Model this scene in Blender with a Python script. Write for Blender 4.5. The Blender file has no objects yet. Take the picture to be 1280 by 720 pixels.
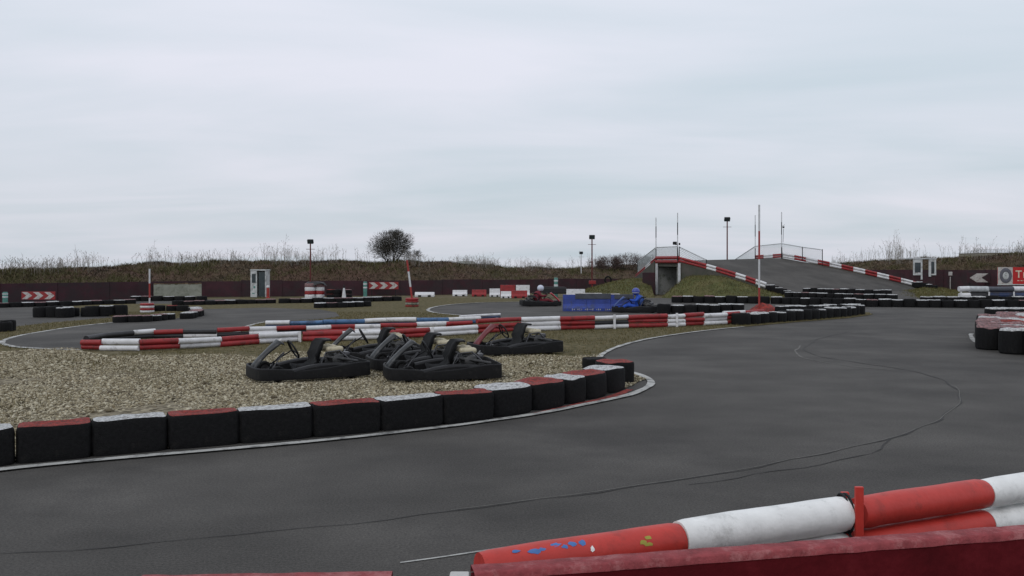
import bpy, bmesh, math, random
import numpy as np
from mathutils import Vector, Matrix, noise
from mathutils.geometry import tessellate_polygon
random.seed(7); np.random.seed(7)
PI = math.pi
C = bpy.context.scene.collection
sc = bpy.context.scene
H = 1.8; F = 1050.0; HY = 335.0
def at(px, py, z=0.0):
    D = (H - z) * F / (py - HY); return Vector(((px - 640) / F * D, D, z))
def pd(px, py, D):
    return Vector(((px - 640) / F * D, D, H - (py - HY) / F * D))
def gx(px, D, z=0.0): return Vector(((px - 640) / F * D, D, z))
def s2l(c): return tuple((v / 12.92 if v <= .04045 else ((v + .055) / 1.055) ** 2.4) for v in c)

# ------------------------------------------------------------------ materials
def newmat(name):
    m = bpy.data.materials.new(name); m.use_nodes = True
    nt = m.node_tree; b = nt.nodes['Principled BSDF']; return m, nt, b
def mat(name, col, rough=.7, var=.25, scale=6, bump=.0, bscale=40, metal=0, dirt=None, dirt_amt=.35, dscale=2.5, spec=.4):
    m, nt, b = newmat(name); N = nt.nodes; L = nt.links
    tc = N.new('ShaderNodeTexCoord')
    n = N.new('ShaderNodeTexNoise'); n.inputs['Scale'].default_value = scale; n.inputs['Detail'].default_value = 6; n.inputs['Roughness'].default_value = .65
    L.new(tc.outputs['Object'], n.inputs['Vector'])
    r = N.new('ShaderNodeValToRGB'); r.color_ramp.elements[0].position = .3; r.color_ramp.elements[1].position = .7
    r.color_ramp.elements[0].color = tuple(c * (1 - var) for c in col) + (1,)
    r.color_ramp.elements[1].color = tuple(min(1, c * (1 + var)) for c in col) + (1,)
    L.new(n.outputs['Fac'], r.inputs['Fac']); out = r.outputs['Color']
    if dirt:
        n2 = N.new('ShaderNodeTexNoise'); n2.inputs['Scale'].default_value = dscale; n2.inputs['Detail'].default_value = 9; n2.inputs['Roughness'].default_value = .75
        L.new(tc.outputs['Object'], n2.inputs['Vector'])
        r2 = N.new('ShaderNodeValToRGB'); p = .62 - dirt_amt * .35
        r2.color_ramp.elements[0].position = p; r2.color_ramp.elements[1].position = p + .12
        r2.color_ramp.elements[0].color = (0, 0, 0, 1); r2.color_ramp.elements[1].color = (.85, .85, .85, 1)
        L.new(n2.outputs['Fac'], r2.inputs['Fac'])
        mx = N.new('ShaderNodeMixRGB'); L.new(r2.outputs['Color'], mx.inputs['Fac']); L.new(out, mx.inputs['Color1']); mx.inputs['Color2'].default_value = tuple(dirt) + (1,)
        out = mx.outputs['Color']
    L.new(out, b.inputs['Base Color'])
    b.inputs['Roughness'].default_value = rough; b.inputs['Metallic'].default_value = metal
    b.inputs['Specular IOR Level'].default_value = spec
    if bump:
        n3 = N.new('ShaderNodeTexNoise'); n3.inputs['Scale'].default_value = bscale; n3.inputs['Detail'].default_value = 4
        L.new(tc.outputs['Object'], n3.inputs['Vector'])
        bp = N.new('ShaderNodeBump'); bp.inputs['Strength'].default_value = bump; bp.inputs['Distance'].default_value = .02
        L.new(n3.outputs['Fac'], bp.inputs['Height']); L.new(bp.outputs['Normal'], b.inputs['Normal'])
    return m
M = {}
M['rubber'] = mat('black_rubber', (.009, .009, .0095), .8, .4, 9, .5, 30, dirt=(.03, .027, .024), dirt_amt=.12, dscale=3, spec=.15)
M['inner'] = mat('tyre_inside', (.01, .01, .01), .9)
RED = (.27, .02, .022); WHITE = (.62, .62, .63)
M['red'] = mat('red_paint', RED, .5, .2, 5, .25, 50, dirt=(.12, .02, .018), dirt_amt=.35, dscale=6)
M['white'] = mat('white_paint', WHITE, .5, .12, 5, .25, 50, dirt=(.27, .26, .25), dirt_amt=.22, dscale=4)
M['red_top'] = mat('worn_red_tyre_paint', (.29, .036, .026), .8, .3, 12, .5, 60, dirt=(.07, .02, .018), dirt_amt=.5, dscale=9)
M['white_top'] = mat('worn_white_tyre_paint', (.55, .56, .56), .7, .2, 12, .5, 60, dirt=(.12, .11, .105), dirt_amt=.45, dscale=9)
M['pink_top'] = mat('faded_pink_tyre_paint', (.42, .22, .22), .7, .3, 10, .5, 60, dirt=(.05, .045, .045), dirt_amt=.6, dscale=7)
M['blackpipe_and_gap'] = mat('black_pipe_and_gap', (.018, .018, .02), .5, .3)  # real black pipes, and dark gaps between pipes painted as black pipe
M['blue'] = mat('blue_pipe_paint', (.06, .14, .28), .45, .25, 4, .2, 50, dirt=(.03, .05, .1), dirt_amt=.4)
M['navy'] = mat('navy_pipe_paint', (.02, .035, .09), .45, .25, 4, dirt=(.03, .03, .04), dirt_amt=.4)
M['near_red'] = mat('near_red_pipe', (.47, .038, .028), .5, .12, 7, .12, 30, dirt=(.3, .03, .022), dirt_amt=.2, dscale=6)
M['near_white'] = mat('near_white_pipe', (.74, .74, .72), .42, .1, 7, .15, 30, dirt=(.5, .5, .48), dirt_amt=.25, dscale=5)
M['scuffblue'] = mat('blue_scuff', (.06, .16, .4), .6)
M['scuffyel'] = mat('yellow_scuff', (.35, .32, .05), .6)
M['walltop'] = mat('worn_rosy_wall_top', (.24, .05, .055), .8, .3, 14, .4, 60, dirt=(.36, .14, .14), dirt_amt=.35, dscale=6, spec=.2)
M['wallface'] = mat('dark_red_wall', (.085, .005, .008), .8, .3, 3, .2, 30, dirt=(.12, .01, .014), dirt_amt=.25, dscale=3, spec=.12)
M['farwall'] = mat('maroon_wall', (.045, .014, .020), .8, .35, 1.2, .2, 20, dirt=(.03, .02, .022), dirt_amt=.5, dscale=.8)
M['lineW'] = mat('road_white_line', (.42, .42, .40), .8, .2, 8, .2, 80, dirt=(.08, .08, .08), dirt_amt=.42, dscale=4)
M['crack'] = mat('tar_seam', (.03, .029, .028), .9, .5, 9)
M['seamlight'] = mat('grit_seam', (.12, .115, .105), .9, .4, 9)
M['concrete'] = mat('concrete', (.38, .39, .38), .85, .25, 2, .3, 20, dirt=(.12, .13, .1), dirt_amt=.4, dscale=2)
M['board'] = mat('pale_board', (.25, .26, .22), .8, .2, 3, .2, 20, dirt=(.12, .13, .09), dirt_amt=.4, dscale=2)
M['steel'] = mat('galvanised', (.42, .44, .45), .6, .3, 6)
M['wire'] = mat('wire_mesh', (.42, .46, .47), .6, .1)
M['dark'] = mat('dark_plastic', (.011, .0115, .0125), .6, .3, 8, .1, spec=.25)
M['frame'] = mat('frame_tube', (.09, .09, .095), .4, .5, 9, metal=.7)
M['pod'] = mat('scuffed_black_plastic', (.008, .008, .009), .65, .3, 6, .2, 20, dirt=(.03, .029, .027), dirt_amt=.2, spec=.25, dscale=7)
M['fairing'] = mat('grey_black_fairing', (.02, .022, .024), .45, .3, 6, .1, 20, dirt=(.09, .09, .09), dirt_amt=.25, dscale=8)
M['cream'] = mat('cream_plastic', (.42, .38, .27), .5, .15, 6, dirt=(.18, .15, .1), dirt_amt=.4, dscale=9)
M['engine'] = mat('engine_metal', (.06, .06, .06), .5, .4, 20, .5, 40, metal=.6)
M['kred'] = mat('kart_red', (.3, .02, .03), .4, .2)
M['kblue'] = mat('kart_blue', (.02, .05, .18), .4, .3)
M['suitred'] = mat('dark_red_suit', (.14, .015, .025), .9, .35, 20, .5, 30)
M['suitblue'] = mat('blue_suit', (.02, .07, .38), .9, .3, 12, .5, 30)
M['helmw'] = mat('white_helmet', (.5, .53, .62), .25, .1); M['helmb'] = mat('blue_helmet', (.05, .07, .3), .25, .2)
M['skin'] = mat('skin', (.4, .22, .15), .6)
M['visor'] = mat('visor', (.01, .01, .012), .1)
M['signred'] = mat('sign_red', (.26, .022, .024), .5, .15); M['signwhite'] = mat('sign_white', (.45, .44, .42), .5, .15, dirt=(.2, .1, .09), dirt_amt=.3, dscale=8)
M['adred'] = mat('banner_red', (.42, .012, .012), .45, .1); M['letters'] = mat('banner_letters', (.6, .5, .38), .5)
M['adgrey'] = mat('printed_tyre_grey', (.1, .1, .12), .5, .3, 10)
M['booth'] = mat('booth_white', (.5, .52, .52), .5, .15, 3, dirt=(.2, .21, .2), dirt_amt=.35)
M['glass'] = mat('dark_glass', (.04, .055, .06), .12, .3, 3)
M['teal'] = mat('teal_plastic', (.07, .2, .17), .5, .3, 5)
M['post_red'] = mat('post_red', (.3, .035, .03), .6, .2); M['post_white'] = mat('post_white', (.55, .56, .57), .6, .15)
M['tarp'] = mat('black_sheet', (.012, .012, .014), .5, .3, 8, .4, 15)
M['bluebar'] = mat('blue_barrier_plastic', (.025, .05, .25), .5, .3, 3, .2, 15, dirt=(.04, .05, .09), dirt_amt=.3)
M['greypanel'] = mat('grey_panel', (.06, .065, .08), .6, .3, 4)
M['bark'] = mat('bark', (.05, .042, .035), .9, .3, 10, .5, 30)
M['twig'] = mat('twigs', (.062, .058, .048), .9, .4, 3)
M['twigred'] = mat('brown_twigs', (.085, .058, .05), .9, .4, 3)
M['roofw'] = mat('pale_roof', (.5, .51, .52), .6, .1); M['roofg'] = mat('greygreen_roof', (.17, .18, .16), .7, .1); M['creamwall'] = mat('cream_wall', (.4, .38, .3), .8, .1)
M['planks'] = mat('brown_side_wall', (.085, .078, .068), .85, .35, 3, .4, 15, dirt=(.05, .055, .04), dirt_amt=.5, dscale=1.5)

def ramp_mat(name, stops, scale, detail=8, rough=.9, bump=.5, bs=30, second=None, coord='Object'):
    """noise-driven colour ramp + bump"""
    m, nt, b = newmat(name); N = nt.nodes; L = nt.links
    tc = N.new('ShaderNodeTexCoord'); n = N.new('ShaderNodeTexNoise')
    n.inputs['Scale'].default_value = scale; n.inputs['Detail'].default_value = detail; n.inputs['Roughness'].default_value = .7
    L.new(tc.outputs[coord], n.inputs['Vector'])
    r = N.new('ShaderNodeValToRGB'); e = r.color_ramp.elements
    while len(e) < len(stops): e.new(.5)
    for q, (p, c) in zip(e, stops): q.position = p; q.color = tuple(c) + (1,)
    L.new(n.outputs['Fac'], r.inputs['Fac']); out = r.outputs['Color']
    if second:
        n2 = N.new('ShaderNodeTexNoise'); n2.inputs['Scale'].default_value = second[0]; n2.inputs['Detail'].default_value = 5
        L.new(tc.outputs[coord], n2.inputs['Vector'])
        mr = N.new('ShaderNodeMapRange'); mr.inputs[1].default_value = second[1]; mr.inputs[2].default_value = second[2]; L.new(n2.outputs['Fac'], mr.inputs[0])
        mx = N.new('ShaderNodeMixRGB'); L.new(mr.outputs[0], mx.inputs['Fac']); L.new(out, mx.inputs['Color1']); mx.inputs['Color2'].default_value = tuple(second[3]) + (1,); out = mx.outputs['Color']
    L.new(out, b.inputs['Base Color']); b.inputs['Roughness'].default_value = rough; b.inputs['Specular IOR Level'].default_value = .2
    n3 = N.new('ShaderNodeTexNoise'); n3.inputs['Scale'].default_value = bs; n3.inputs['Detail'].default_value = 6; L.new(tc.outputs[coord], n3.inputs['Vector'])
    bp = N.new('ShaderNodeBump'); bp.inputs['Strength'].default_value = bump; bp.inputs['Distance'].default_value = .03
    L.new(n3.outputs['Fac'], bp.inputs['Height']); L.new(bp.outputs['Normal'], b.inputs['Normal'])
    return m
M['ground'] = ramp_mat('dry_grass_ground', [(.3, (.055, .048, .022)), (.5, (.105, .085, .045)), (.7, (.18, .15, .095))], 1.5, second=(.3, .5, .7, (.07, .07, .03)))
M['grassisl'] = M['ground']
M['bermgrass'] = ramp_mat('dry_berm_vegetation', [(.3, (.018, .016, .01)), (.45, (.06, .045, .026)), (.58, (.1, .07, .045)), (.72, (.05, .052, .022))], 1.3, second=(.35, .45, .6, (.085, .05, .036)), bs=6, bump=.9)
M['greenbank'] = ramp_mat('green_bank_grass', [(.3, (.035, .04, .012)), (.5, (.075, .08, .025)), (.7, (.13, .12, .05))], 1.4, second=(.4, .45, .65, (.11, .095, .04)), bs=12, bump=.8)
# asphalt: fine grain, large cloudy patches, worn lighter band
def asphalt():
    m, nt, b = newmat('asphalt'); N = nt.nodes; L = nt.links
    tc = N.new('ShaderNodeTexCoord')
    def nz(s, d=6, r=.6):
        n = N.new('ShaderNodeTexNoise'); n.inputs['Scale'].default_value = s; n.inputs['Detail'].default_value = d; n.inputs['Roughness'].default_value = r
        L.new(tc.outputs['Object'], n.inputs['Vector']); return n.outputs['Fac']
    def ramp(f, a, bb, c0, c1):
        r = N.new('ShaderNodeValToRGB'); r.color_ramp.elements[0].position = a; r.color_ramp.elements[1].position = bb
        r.color_ramp.elements[0].color = (*c0, 1); r.color_ramp.elements[1].color = (*c1, 1); L.new(f, r.inputs['Fac']); return r.outputs['Color']
    base = ramp(nz(.35, 5), .3, .72, (.048, .045, .042), (.083, .078, .073))
    g = ramp(nz(55, 3, .8), .3, .75, (.4, .4, .4), (1.75, 1.75, 1.72))
    mu = N.new('ShaderNodeMixRGB'); mu.blend_type = 'MULTIPLY'; mu.inputs[0].default_value = .8; L.new(base, mu.inputs[1]); L.new(g, mu.inputs[2])
    mp = N.new('ShaderNodeMapping'); mp.inputs['Scale'].default_value = (.6, .9, 1); mp.inputs['Rotation'].default_value = (0, 0, math.radians(-14)); L.new(tc.outputs['Object'], mp.inputs['Vector'])
    st = N.new('ShaderNodeTexNoise'); st.inputs['Scale'].default_value = 1.1; st.inputs['Detail'].default_value = 6; L.new(mp.outputs[0], st.inputs['Vector'])
    sr = ramp(st.outputs['Fac'], .35, .68, (.78, .78, .77), (1.16, 1.16, 1.15))
    mu2 = N.new('ShaderNodeMixRGB'); mu2.blend_type = 'MULTIPLY'; mu2.inputs[0].default_value = 1; L.new(mu.outputs[0], mu2.inputs[1]); L.new(sr, mu2.inputs[2])
    pt = ramp(nz(.16, 9, .72), .5, .6, (1, 1, 1), (.76, .76, .77)); mu3 = N.new('ShaderNodeMixRGB'); mu3.blend_type = 'MULTIPLY'; mu3.inputs[0].default_value = 1; L.new(mu2.outputs[0], mu3.inputs[1]); L.new(pt, mu3.inputs[2])
    sp = ramp(nz(140, 2, .6), .66, .72, (1, 1, 1), (2.6, 2.6, 2.5)); mu4 = N.new('ShaderNodeMixRGB'); mu4.blend_type = 'MULTIPLY'; mu4.inputs[0].default_value = 1; L.new(mu3.outputs[0], mu4.inputs[1]); L.new(sp, mu4.inputs[2])
    L.new(mu4.outputs[0], b.inputs['Base Color']); b.inputs['Roughness'].default_value = .85; b.inputs['Specular IOR Level'].default_value = .25
    bp = N.new('ShaderNodeBump'); bp.inputs['Strength'].default_value = .35; bp.inputs['Distance'].default_value = .008; L.new(nz(70, 3, .8), bp.inputs['Height']); L.new(bp.outputs[0], b.inputs['Normal'])
    return m
M['asphalt'] = asphalt()
def gravelmat():
    m, nt, b = newmat('gravel_and_weeds'); N = nt.nodes; L = nt.links
    tc = N.new('ShaderNodeTexCoord')
    v = N.new('ShaderNodeTexVoronoi'); v.inputs['Scale'].default_value = 17; L.new(tc.outputs['Object'], v.inputs['Vector'])
    r = N.new('ShaderNodeValToRGB'); e = r.color_ramp.elements; e[0].position = .15; e[1].position = .9
    e[0].color = (.08, .066, .043, 1); e[1].color = (.32, .28, .2, 1); L.new(v.outputs['Color'], r.inputs['Fac'])
    gn = N.new('ShaderNodeTexNoise'); gn.inputs['Scale'].default_value = 6; gn.inputs['Detail'].default_value = 7; L.new(tc.outputs['Object'], gn.inputs['Vector'])
    gr = N.new('ShaderNodeValToRGB'); q = gr.color_ramp.elements; q[0].position = .35; q[1].position = .7; q[0].color = (.055, .05, .018, 1); q[1].color = (.16, .13, .07, 1); L.new(gn.outputs['Fac'], gr.inputs['Fac'])
    sx = N.new('ShaderNodeSeparateXYZ'); L.new(tc.outputs['Object'], sx.inputs[0])
    n2 = N.new('ShaderNodeTexNoise'); n2.inputs['Scale'].default_value = .55; n2.inputs['Detail'].default_value = 8; n2.inputs['Roughness'].default_value = .7; L.new(tc.outputs['Object'], n2.inputs['Vector'])
    a = N.new('ShaderNodeMath'); a.operation = 'MULTIPLY_ADD'; a.inputs[1].default_value = 17; L.new(n2.outputs['Fac'], a.inputs[0]); L.new(sx.outputs['Y'], a.inputs[2])
    mr = N.new('ShaderNodeMapRange'); mr.inputs[1].default_value = 21; mr.inputs[2].default_value = 26; L.new(a.outputs[0], mr.inputs[0])
    mx = N.new('ShaderNodeMixRGB'); L.new(mr.outputs[0], mx.inputs[0]); L.new(r.outputs[0], mx.inputs[1]); L.new(gr.outputs[0], mx.inputs[2])
    L.new(mx.outputs[0], b.inputs['Base Color']); b.inputs['Roughness'].default_value = .95; b.inputs['Specular IOR Level'].default_value = .15
    bp = N.new('ShaderNodeBump'); bp.inputs['Strength'].default_value = .8; bp.inputs['Distance'].default_value = .03; L.new(v.outputs['Distance'], bp.inputs['Height']); L.new(bp.outputs[0], b.inputs['Normal'])
    return m
M['gravel'] = gravelmat()
def multi(name, cols, rough=.9):
    """random colour per mesh island"""
    m, nt, b = newmat(name); N = nt.nodes; L = nt.links
    g = N.new('ShaderNodeNewGeometry'); r = N.new('ShaderNodeValToRGB'); e = r.color_ramp.elements
    while len(e) < len(cols): e.new(.5)
    for i, (q, c) in enumerate(zip(e, cols)): q.position = i / (len(cols) - 1); q.color = (*c, 1)
    L.new(g.outputs['Random Per Island'], r.inputs[0]); L.new(r.outputs[0], b.inputs['Base Color']); b.inputs['Roughness'].default_value = rough; b.inputs['Specular IOR Level'].default_value = .2
    return m
M['stones'] = multi('stones', [(.06, .048, .03), (.22, .185, .12), (.33, .285, .19), (.5, .46, .35), (.15, .115, .06)])
M['blades'] = multi('grass_blades', [(.06, .06, .018), (.11, .09, .032), (.18, .15, .08), (.08, .062, .03)])
M['dryblades'] = multi('dry_blades', [(.07, .05, .03), (.12, .085, .052), (.17, .125, .08), (.07, .058, .028), (.1, .058, .042)])
M['bankblades'] = multi('bank_blades', [(.05, .055, .015), (.1, .1, .03), (.17, .145, .06), (.07, .06, .025), (.12, .085, .04)])
M['darkblades'] = multi('dark_scrub', [(.025, .02, .014), (.05, .036, .024), (.035, .035, .016)])
M['oliveblades'] = multi('olive_blades', [(.06, .062, .024), (.11, .095, .045), (.07, .075, .028), (.15, .12, .07)])
M['weedstalk'] = multi('weed_stalks', [(.22, .2, .17), (.3, .28, .25), (.14, .12, .1)])

# ------------------------------------------------------------------ mesh helpers
class MB:
    def __init__(s): s.v = []; s.f = []; s.m = []
    def add(s, vs, fs, mi=0, T=None):
        o = len(s.v)
        s.v += [tuple(T @ Vector(v)) if T is not None else tuple(v) for v in vs]
        s.f += [tuple(i + o for i in f) for f in fs]; s.m += [mi] * len(fs); return s
    def box(s, c, d, mi=0, T=None, bev=0.0, rz=0):
        bm = bmesh.new(); bmesh.ops.create_cube(bm, size=1)
        for v in bm.verts: v.co = Vector((v.co.x * d[0], v.co.y * d[1], v.co.z * d[2]))
        if bev > 0: bmesh.ops.bevel(bm, geom=bm.edges[:], offset=bev, segments=2, affect='EDGES', profile=.5)
        R = Matrix.Translation(Vector(c)) @ Matrix.Rotation(rz, 4, 'Z')
        if T is not None: R = T @ R
        bm.verts.index_update()
        vs = [R @ v.co for v in bm.verts]; fs = [[v.index for v in f.verts] for f in bm.faces]; bm.free()
        return s.add(vs, fs, mi)
    def tube(s, pts, r, n=8, mi=0, cap=True, T=None, closed=False):
        pts = [Vector(p) for p in pts]; k = len(pts); rs = r if isinstance(r, (list, tuple)) else [r] * k
        vs = []; fs = []; up = None
        for i, p in enumerate(pts):
            if closed: t = (pts[(i + 1) % k] - pts[i - 1])
            else: t = (pts[min(i + 1, k - 1)] - pts[max(i - 1, 0)])
            t.normalize()
            if up is None: up = t.orthogonal().normalized() if abs(t.z) > .9 else Vector((0, 0, 1))
            x = t.cross(up)
            if x.length < 1e-4: x = t.orthogonal()
            x.normalize(); y = x.cross(t).normalized(); 
            if abs(t.z) > .9 or up != Vector((0, 0, 1)): up = y
            for j in range(n):
                a = 2 * PI * j / n; vs.append(p + (x * math.cos(a) + y * math.sin(a)) * rs[i])
        for i in range(k if closed else k - 1):
            for j in range(n):
                a = i * n + j; b = i * n + (j + 1) % n; i2 = (i + 1) % k; fs.append((a, b, i2 * n + (j + 1) % n, i2 * n + j))
        if cap and not closed: fs.append(tuple(range(n))[::-1]); fs.append(tuple((k - 1) * n + j for j in range(n)))
        return s.add(vs, fs, mi, T)
    def lathe(s, prof, n=24, mi=0, T=None, sup=2.0, mis=None):
        vs = []; fs = []; ms = []
        for (r, z) in prof:
            for j in range(n):
                a = 2 * PI * j / n; c, q = math.cos(a), math.sin(a)
                k = (abs(c) ** sup + abs(q) ** sup) ** (-1 / sup)
                vs.append((r * k * c, r * k * q, z))
        for i in range(len(prof) - 1):
            for j in range(n):
                fs.append((i * n + j, i * n + (j + 1) % n, (i + 1) * n + (j + 1) % n, (i + 1) * n + j)); ms.append(mis[i] if mis else mi)
        s.add(vs, fs, 0, T); s.m[-len(ms):] = ms; return s
    def grid(s, rows, mi=0):
        n = len(rows[0]); vs = [p for r in rows for p in r]; fs = []
        for i in range(len(rows) - 1):
            for j in range(n - 1): fs.append((i * n + j, i * n + j + 1, (i + 1) * n + j + 1, (i + 1) * n + j))
        return s.add(vs, fs, mi)
    def prism(s, poly, z0, z1, mi=0, T=None):
        n = len(poly); vs = [(p[0], p[1], z0) for p in poly] + [(p[0], p[1], z1) for p in poly]
        tri = tessellate_polygon([[Vector((p[0], p[1], 0)) for p in poly]])
        fs = [tuple(t)[::-1] for t in tri] + [tuple(i + n for i in t) for t in tri] + [(i, (i + 1) % n, n + (i + 1) % n, n + i) for i in range(n)]
        return s.add(vs, fs, mi, T)
    def mesh(s, name, mats):
        me = bpy.data.meshes.new(name); me.from_pydata(s.v, [], s.f)
        for m in (mats if isinstance(mats, (list, tuple)) else [mats]): me.materials.append(m)
        me.polygons.foreach_set('material_index', s.m)
        bm = bmesh.new(); bm.from_mesh(me); bmesh.ops.recalc_face_normals(bm, faces=bm.faces[:]); bm.to_mesh(me); bm.free()
        return me
    def build(s, name, mats, parent=None, smooth=None):
        me = s.mesh(name, mats); o = bpy.data.objects.new(name, me); C.objects.link(o)
        if parent: o.parent = parent
        if smooth: autosmooth(me, smooth)
        return o
def autosmooth(me, deg=35):
    me.polygons.foreach_set('use_smooth', [True] * len(me.polygons))
    bm = bmesh.new(); bm.from_mesh(me); a = math.radians(deg)
    for e in bm.edges:
        if len(e.link_faces) == 2 and e.calc_face_angle(0) > a: e.smooth = False
    bm.to_mesh(me); bm.free()
def tag(o, label=None, cat=None, group=None, kind=None):
    if label: o['label'] = label
    if cat: o['category'] = cat
    if group: o['group'] = group
    if kind: o['kind'] = kind
    return o
def empty(name, loc, rz=0, label=None, cat=None, group=None):
    o = bpy.data.objects.new(name, None); C.objects.link(o); o.location = loc; o.rotation_euler = (0, 0, rz); o.empty_display_size = .2
    return tag(o, label, cat, group)
def copy_tree(o, parent=None):
    c = o.copy(); C.objects.link(c); c.parent = parent
    for ch in list(o.children): copy_tree(ch, c)
    return c
def fastmesh(name, V, Fc, m, k):
    """V (n,3) float, Fc (m,k) ints"""
    me = bpy.data.meshes.new(name); me.vertices.add(len(V)); me.vertices.foreach_set('co', V.astype(np.float32).ravel())
    me.loops.add(Fc.size); me.loops.foreach_set('vertex_index', Fc.astype(np.int32).ravel())
    me.polygons.add(len(Fc)); me.polygons.foreach_set('loop_start', np.arange(0, Fc.size, k, dtype=np.int32)); me.polygons.foreach_set('loop_total', np.full(len(Fc), k, dtype=np.int32))
    me.update(calc_edges=True); me.validate(); me.materials.append(m)
    o = bpy.data.objects.new(name, me); C.objects.link(o); return o
def interp(path, t):
    """linear interpolate list of (key, value...)"""
    for a, b in zip(path, path[1:]):
        if t <= b[0]: 
            u = (t - a[0]) / (b[0] - a[0]) if b[0] != a[0] else 0; return tuple(x + (y - x) * u for x, y in zip(a[1:], b[1:]))
    return path[-1][1:]
def resample(pts, step):
    pts = [Vector(p) for p in pts]; out = [pts[0].copy()]; acc = 0
    L = [(b - a).length for a, b in zip(pts, pts[1:])]; tot = sum(L); n = max(1, round(tot / step)); d = tot / n
    res = []
    for i in range(n + 1):
        s = min(i * d, tot - 1e-9); k = 0
        while k < len(L) - 1 and s > L[k]: s -= L[k]; k += 1
        res.append(pts[k].lerp(pts[k + 1], s / L[k]))
    return res
def smoothline(pts, it=2):
    pts = [Vector(p) for p in pts]
    for _ in range(it):
        q = [pts[0]]
        for a, b in zip(pts, pts[1:]): q += [a.lerp(b, .25), a.lerp(b, .75)]
        q.append(pts[-1]); pts = q
    return pts
def inpoly(X, Y, poly):
    ins = np.zeros(len(X), bool); n = len(poly); j = n - 1
    for i in range(n):
        xi, yi = poly[i][0], poly[i][1]; xj, yj = poly[j][0], poly[j][1]
        c = ((yi > Y) != (yj > Y)) & (X < (xj - xi) * (Y - yi) / (yj - yi + 1e-12) + xi); ins ^= c; j = i
    return ins
ORD = 'first second third fourth fifth sixth seventh eighth ninth tenth eleventh twelfth thirteenth fourteenth fifteenth sixteenth seventeenth eighteenth nineteenth twentieth'.split()
def ordw(i):
    if i < 20: return ORD[i]
    tens = {2: 'twenty', 3: 'thirty', 4: 'forty'}; k = i + 1
    if k % 10 == 0: return {30: 'thirtieth', 40: 'fortieth'}.get(k, str(k) + 'th')
    return tens[k // 10] + '-' + ORD[k % 10 - 1]

# ------------------------------------------------------------------ ground
b = MB(); b.add([(-400, -60, -.012), (400, -60, -.012), (400, 600, -.012), (-400, 600, -.012)], [(0, 1, 2, 3)])
tag(b.build('ground', M['ground']), kind='structure')
def sheet(name, poly, z, m, kind='structure'):
    b = MB(); tri = tessellate_polygon([[Vector((p[0], p[1], 0)) for p in poly]])
    b.add([(p[0], p[1], z) for p in poly], [tuple(t) for t in tri]); o = b.build(name, m)
    for p in o.data.polygons:
        pass
    return tag(o, kind=kind)
road = [(-60, -12), (60, -12), (60, 46), gx(1300, 47), gx(1150, 50), gx(985, 52), gx(830, 50.5), gx(720, 48.5), gx(650, 46), gx(540, 48), gx(300, 48.5), gx(230, 47.5), gx(0, 45), (-34, 44), (-60, 40)]
sheet('road', road, 0.0, M['asphalt'])
island = ([at(-600, 640), at(-150, 608), at(0, 586), at(130, 574.5), at(270, 562.5), at(400, 551), at(500, 540), at(600, 528), at(680, 515.5), at(740, 503.5), at(780, 494.5), at(803, 486), at(812, 480), at(808, 474.5), at(795, 469), at(765, 461), at(750, 455), at(746, 448), at(762, 437), at(800, 425.5), at(850, 417.5), at(900, 411.5), at(940, 408), at(1000, 402.5), at(1060, 398), at(1091, 393.5), at(1086, 390.5), at(985, 395), at(930, 397), at(830, 398), at(700, 402), at(640, 402), at(610, 398), at(570, 394.5), at(542, 391.5), at(533, 388), at(540, 384.5), at(562, 381), at(600, 378.5), at(650, 377.5), at(652, 374), gx(540, 51), gx(300, 51), at(300, 378.5), at(230, 380), at(170, 380), at(130, 380.5), at(88, 383), at(80, 388), at(120, 393), at(145, 397), at(60, 404), at(0, 411), at(-150, 420), (-26, 20), (-26, 17), at(-150, 437), at(-20, 431)]
          )
# hairpin edge line then out again
hair = [at(145, 403.5), at(100, 408), at(60, 414), at(25, 420), at(5, 425.5), at(1, 429.5), at(10, 433.5), at(40, 436.5), at(100, 438)]
island = ([at(-600, 640), at(-150, 608)] + island[2:51] + [at(60, 404), at(0, 411), at(-150, 420), (-26, 22), (-26, 8)])
# insert hairpin as a separate asphalt sheet on top of the island
for i_ in range(0, 13): island[i_] = island[i_] + Vector((-.12 if i_ > 6 else 0, .28, 0))
sheet('gravel_island', island, 0.012, M['gravel'])
hp = smoothline(hair, 1) + [at(128, 429), at(165, 424), at(200, 420), at(300, 416), at(304, 411.5), at(312, 407), at(332, 403), at(400, 400), at(425, 396), at(420, 391), at(400, 387.5), at(330, 385), at(250, 387), at(243, 393.5), at(215, 400)]
sheet('side_road', hp, 0.018, M['asphalt'])
def line(name, pts, w, z, m, jit=0, wf=None):
    P = resample(smoothline(pts, 2), .25); b = MB(); rows = []
    for i, p in enumerate(P):
        t = (P[min(i + 1, len(P) - 1)] - P[max(i - 1, 0)]).normalized(); nrm = Vector((-t.y, t.x, 0))
        j = noise.noise(Vector((p.x * 1.3, p.y * 1.3, 3))) * jit; ww = w * (1 + .35 * noise.noise(p * 2.1)) if not wf else w * wf(i / len(P))
        rows.append([(p.x + nrm.x * (ww / 2 + j), p.y + nrm.y * (ww / 2 + j), z), (p.x - nrm.x * (ww / 2 - j), p.y - nrm.y * (ww / 2 - j), z)])
    b.grid(rows); return tag(b.build(name, m), kind='structure')
line('edge_line', [at(-400, 631), at(-150, 609.5), at(0, 588), at(130, 576), at(270, 564), at(400, 552.5), at(500, 541.5), at(600, 529.5), at(680, 517), at(740, 505), at(783, 496), at(806, 487.5), at(815, 480.5), at(811, 474), at(797, 468), at(768, 460), at(752, 455), at(747, 448), at(762, 437), at(800, 425.5), at(850, 417.5), at(900, 411.5), at(930, 409)], .11, .018, M['lineW'], .02)
line('kerb_paint', [at(655, 520), at(690, 513), at(730, 504.5), at(765, 496), at(788, 487)], .12, .006, M['red_top'], .03)
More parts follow.
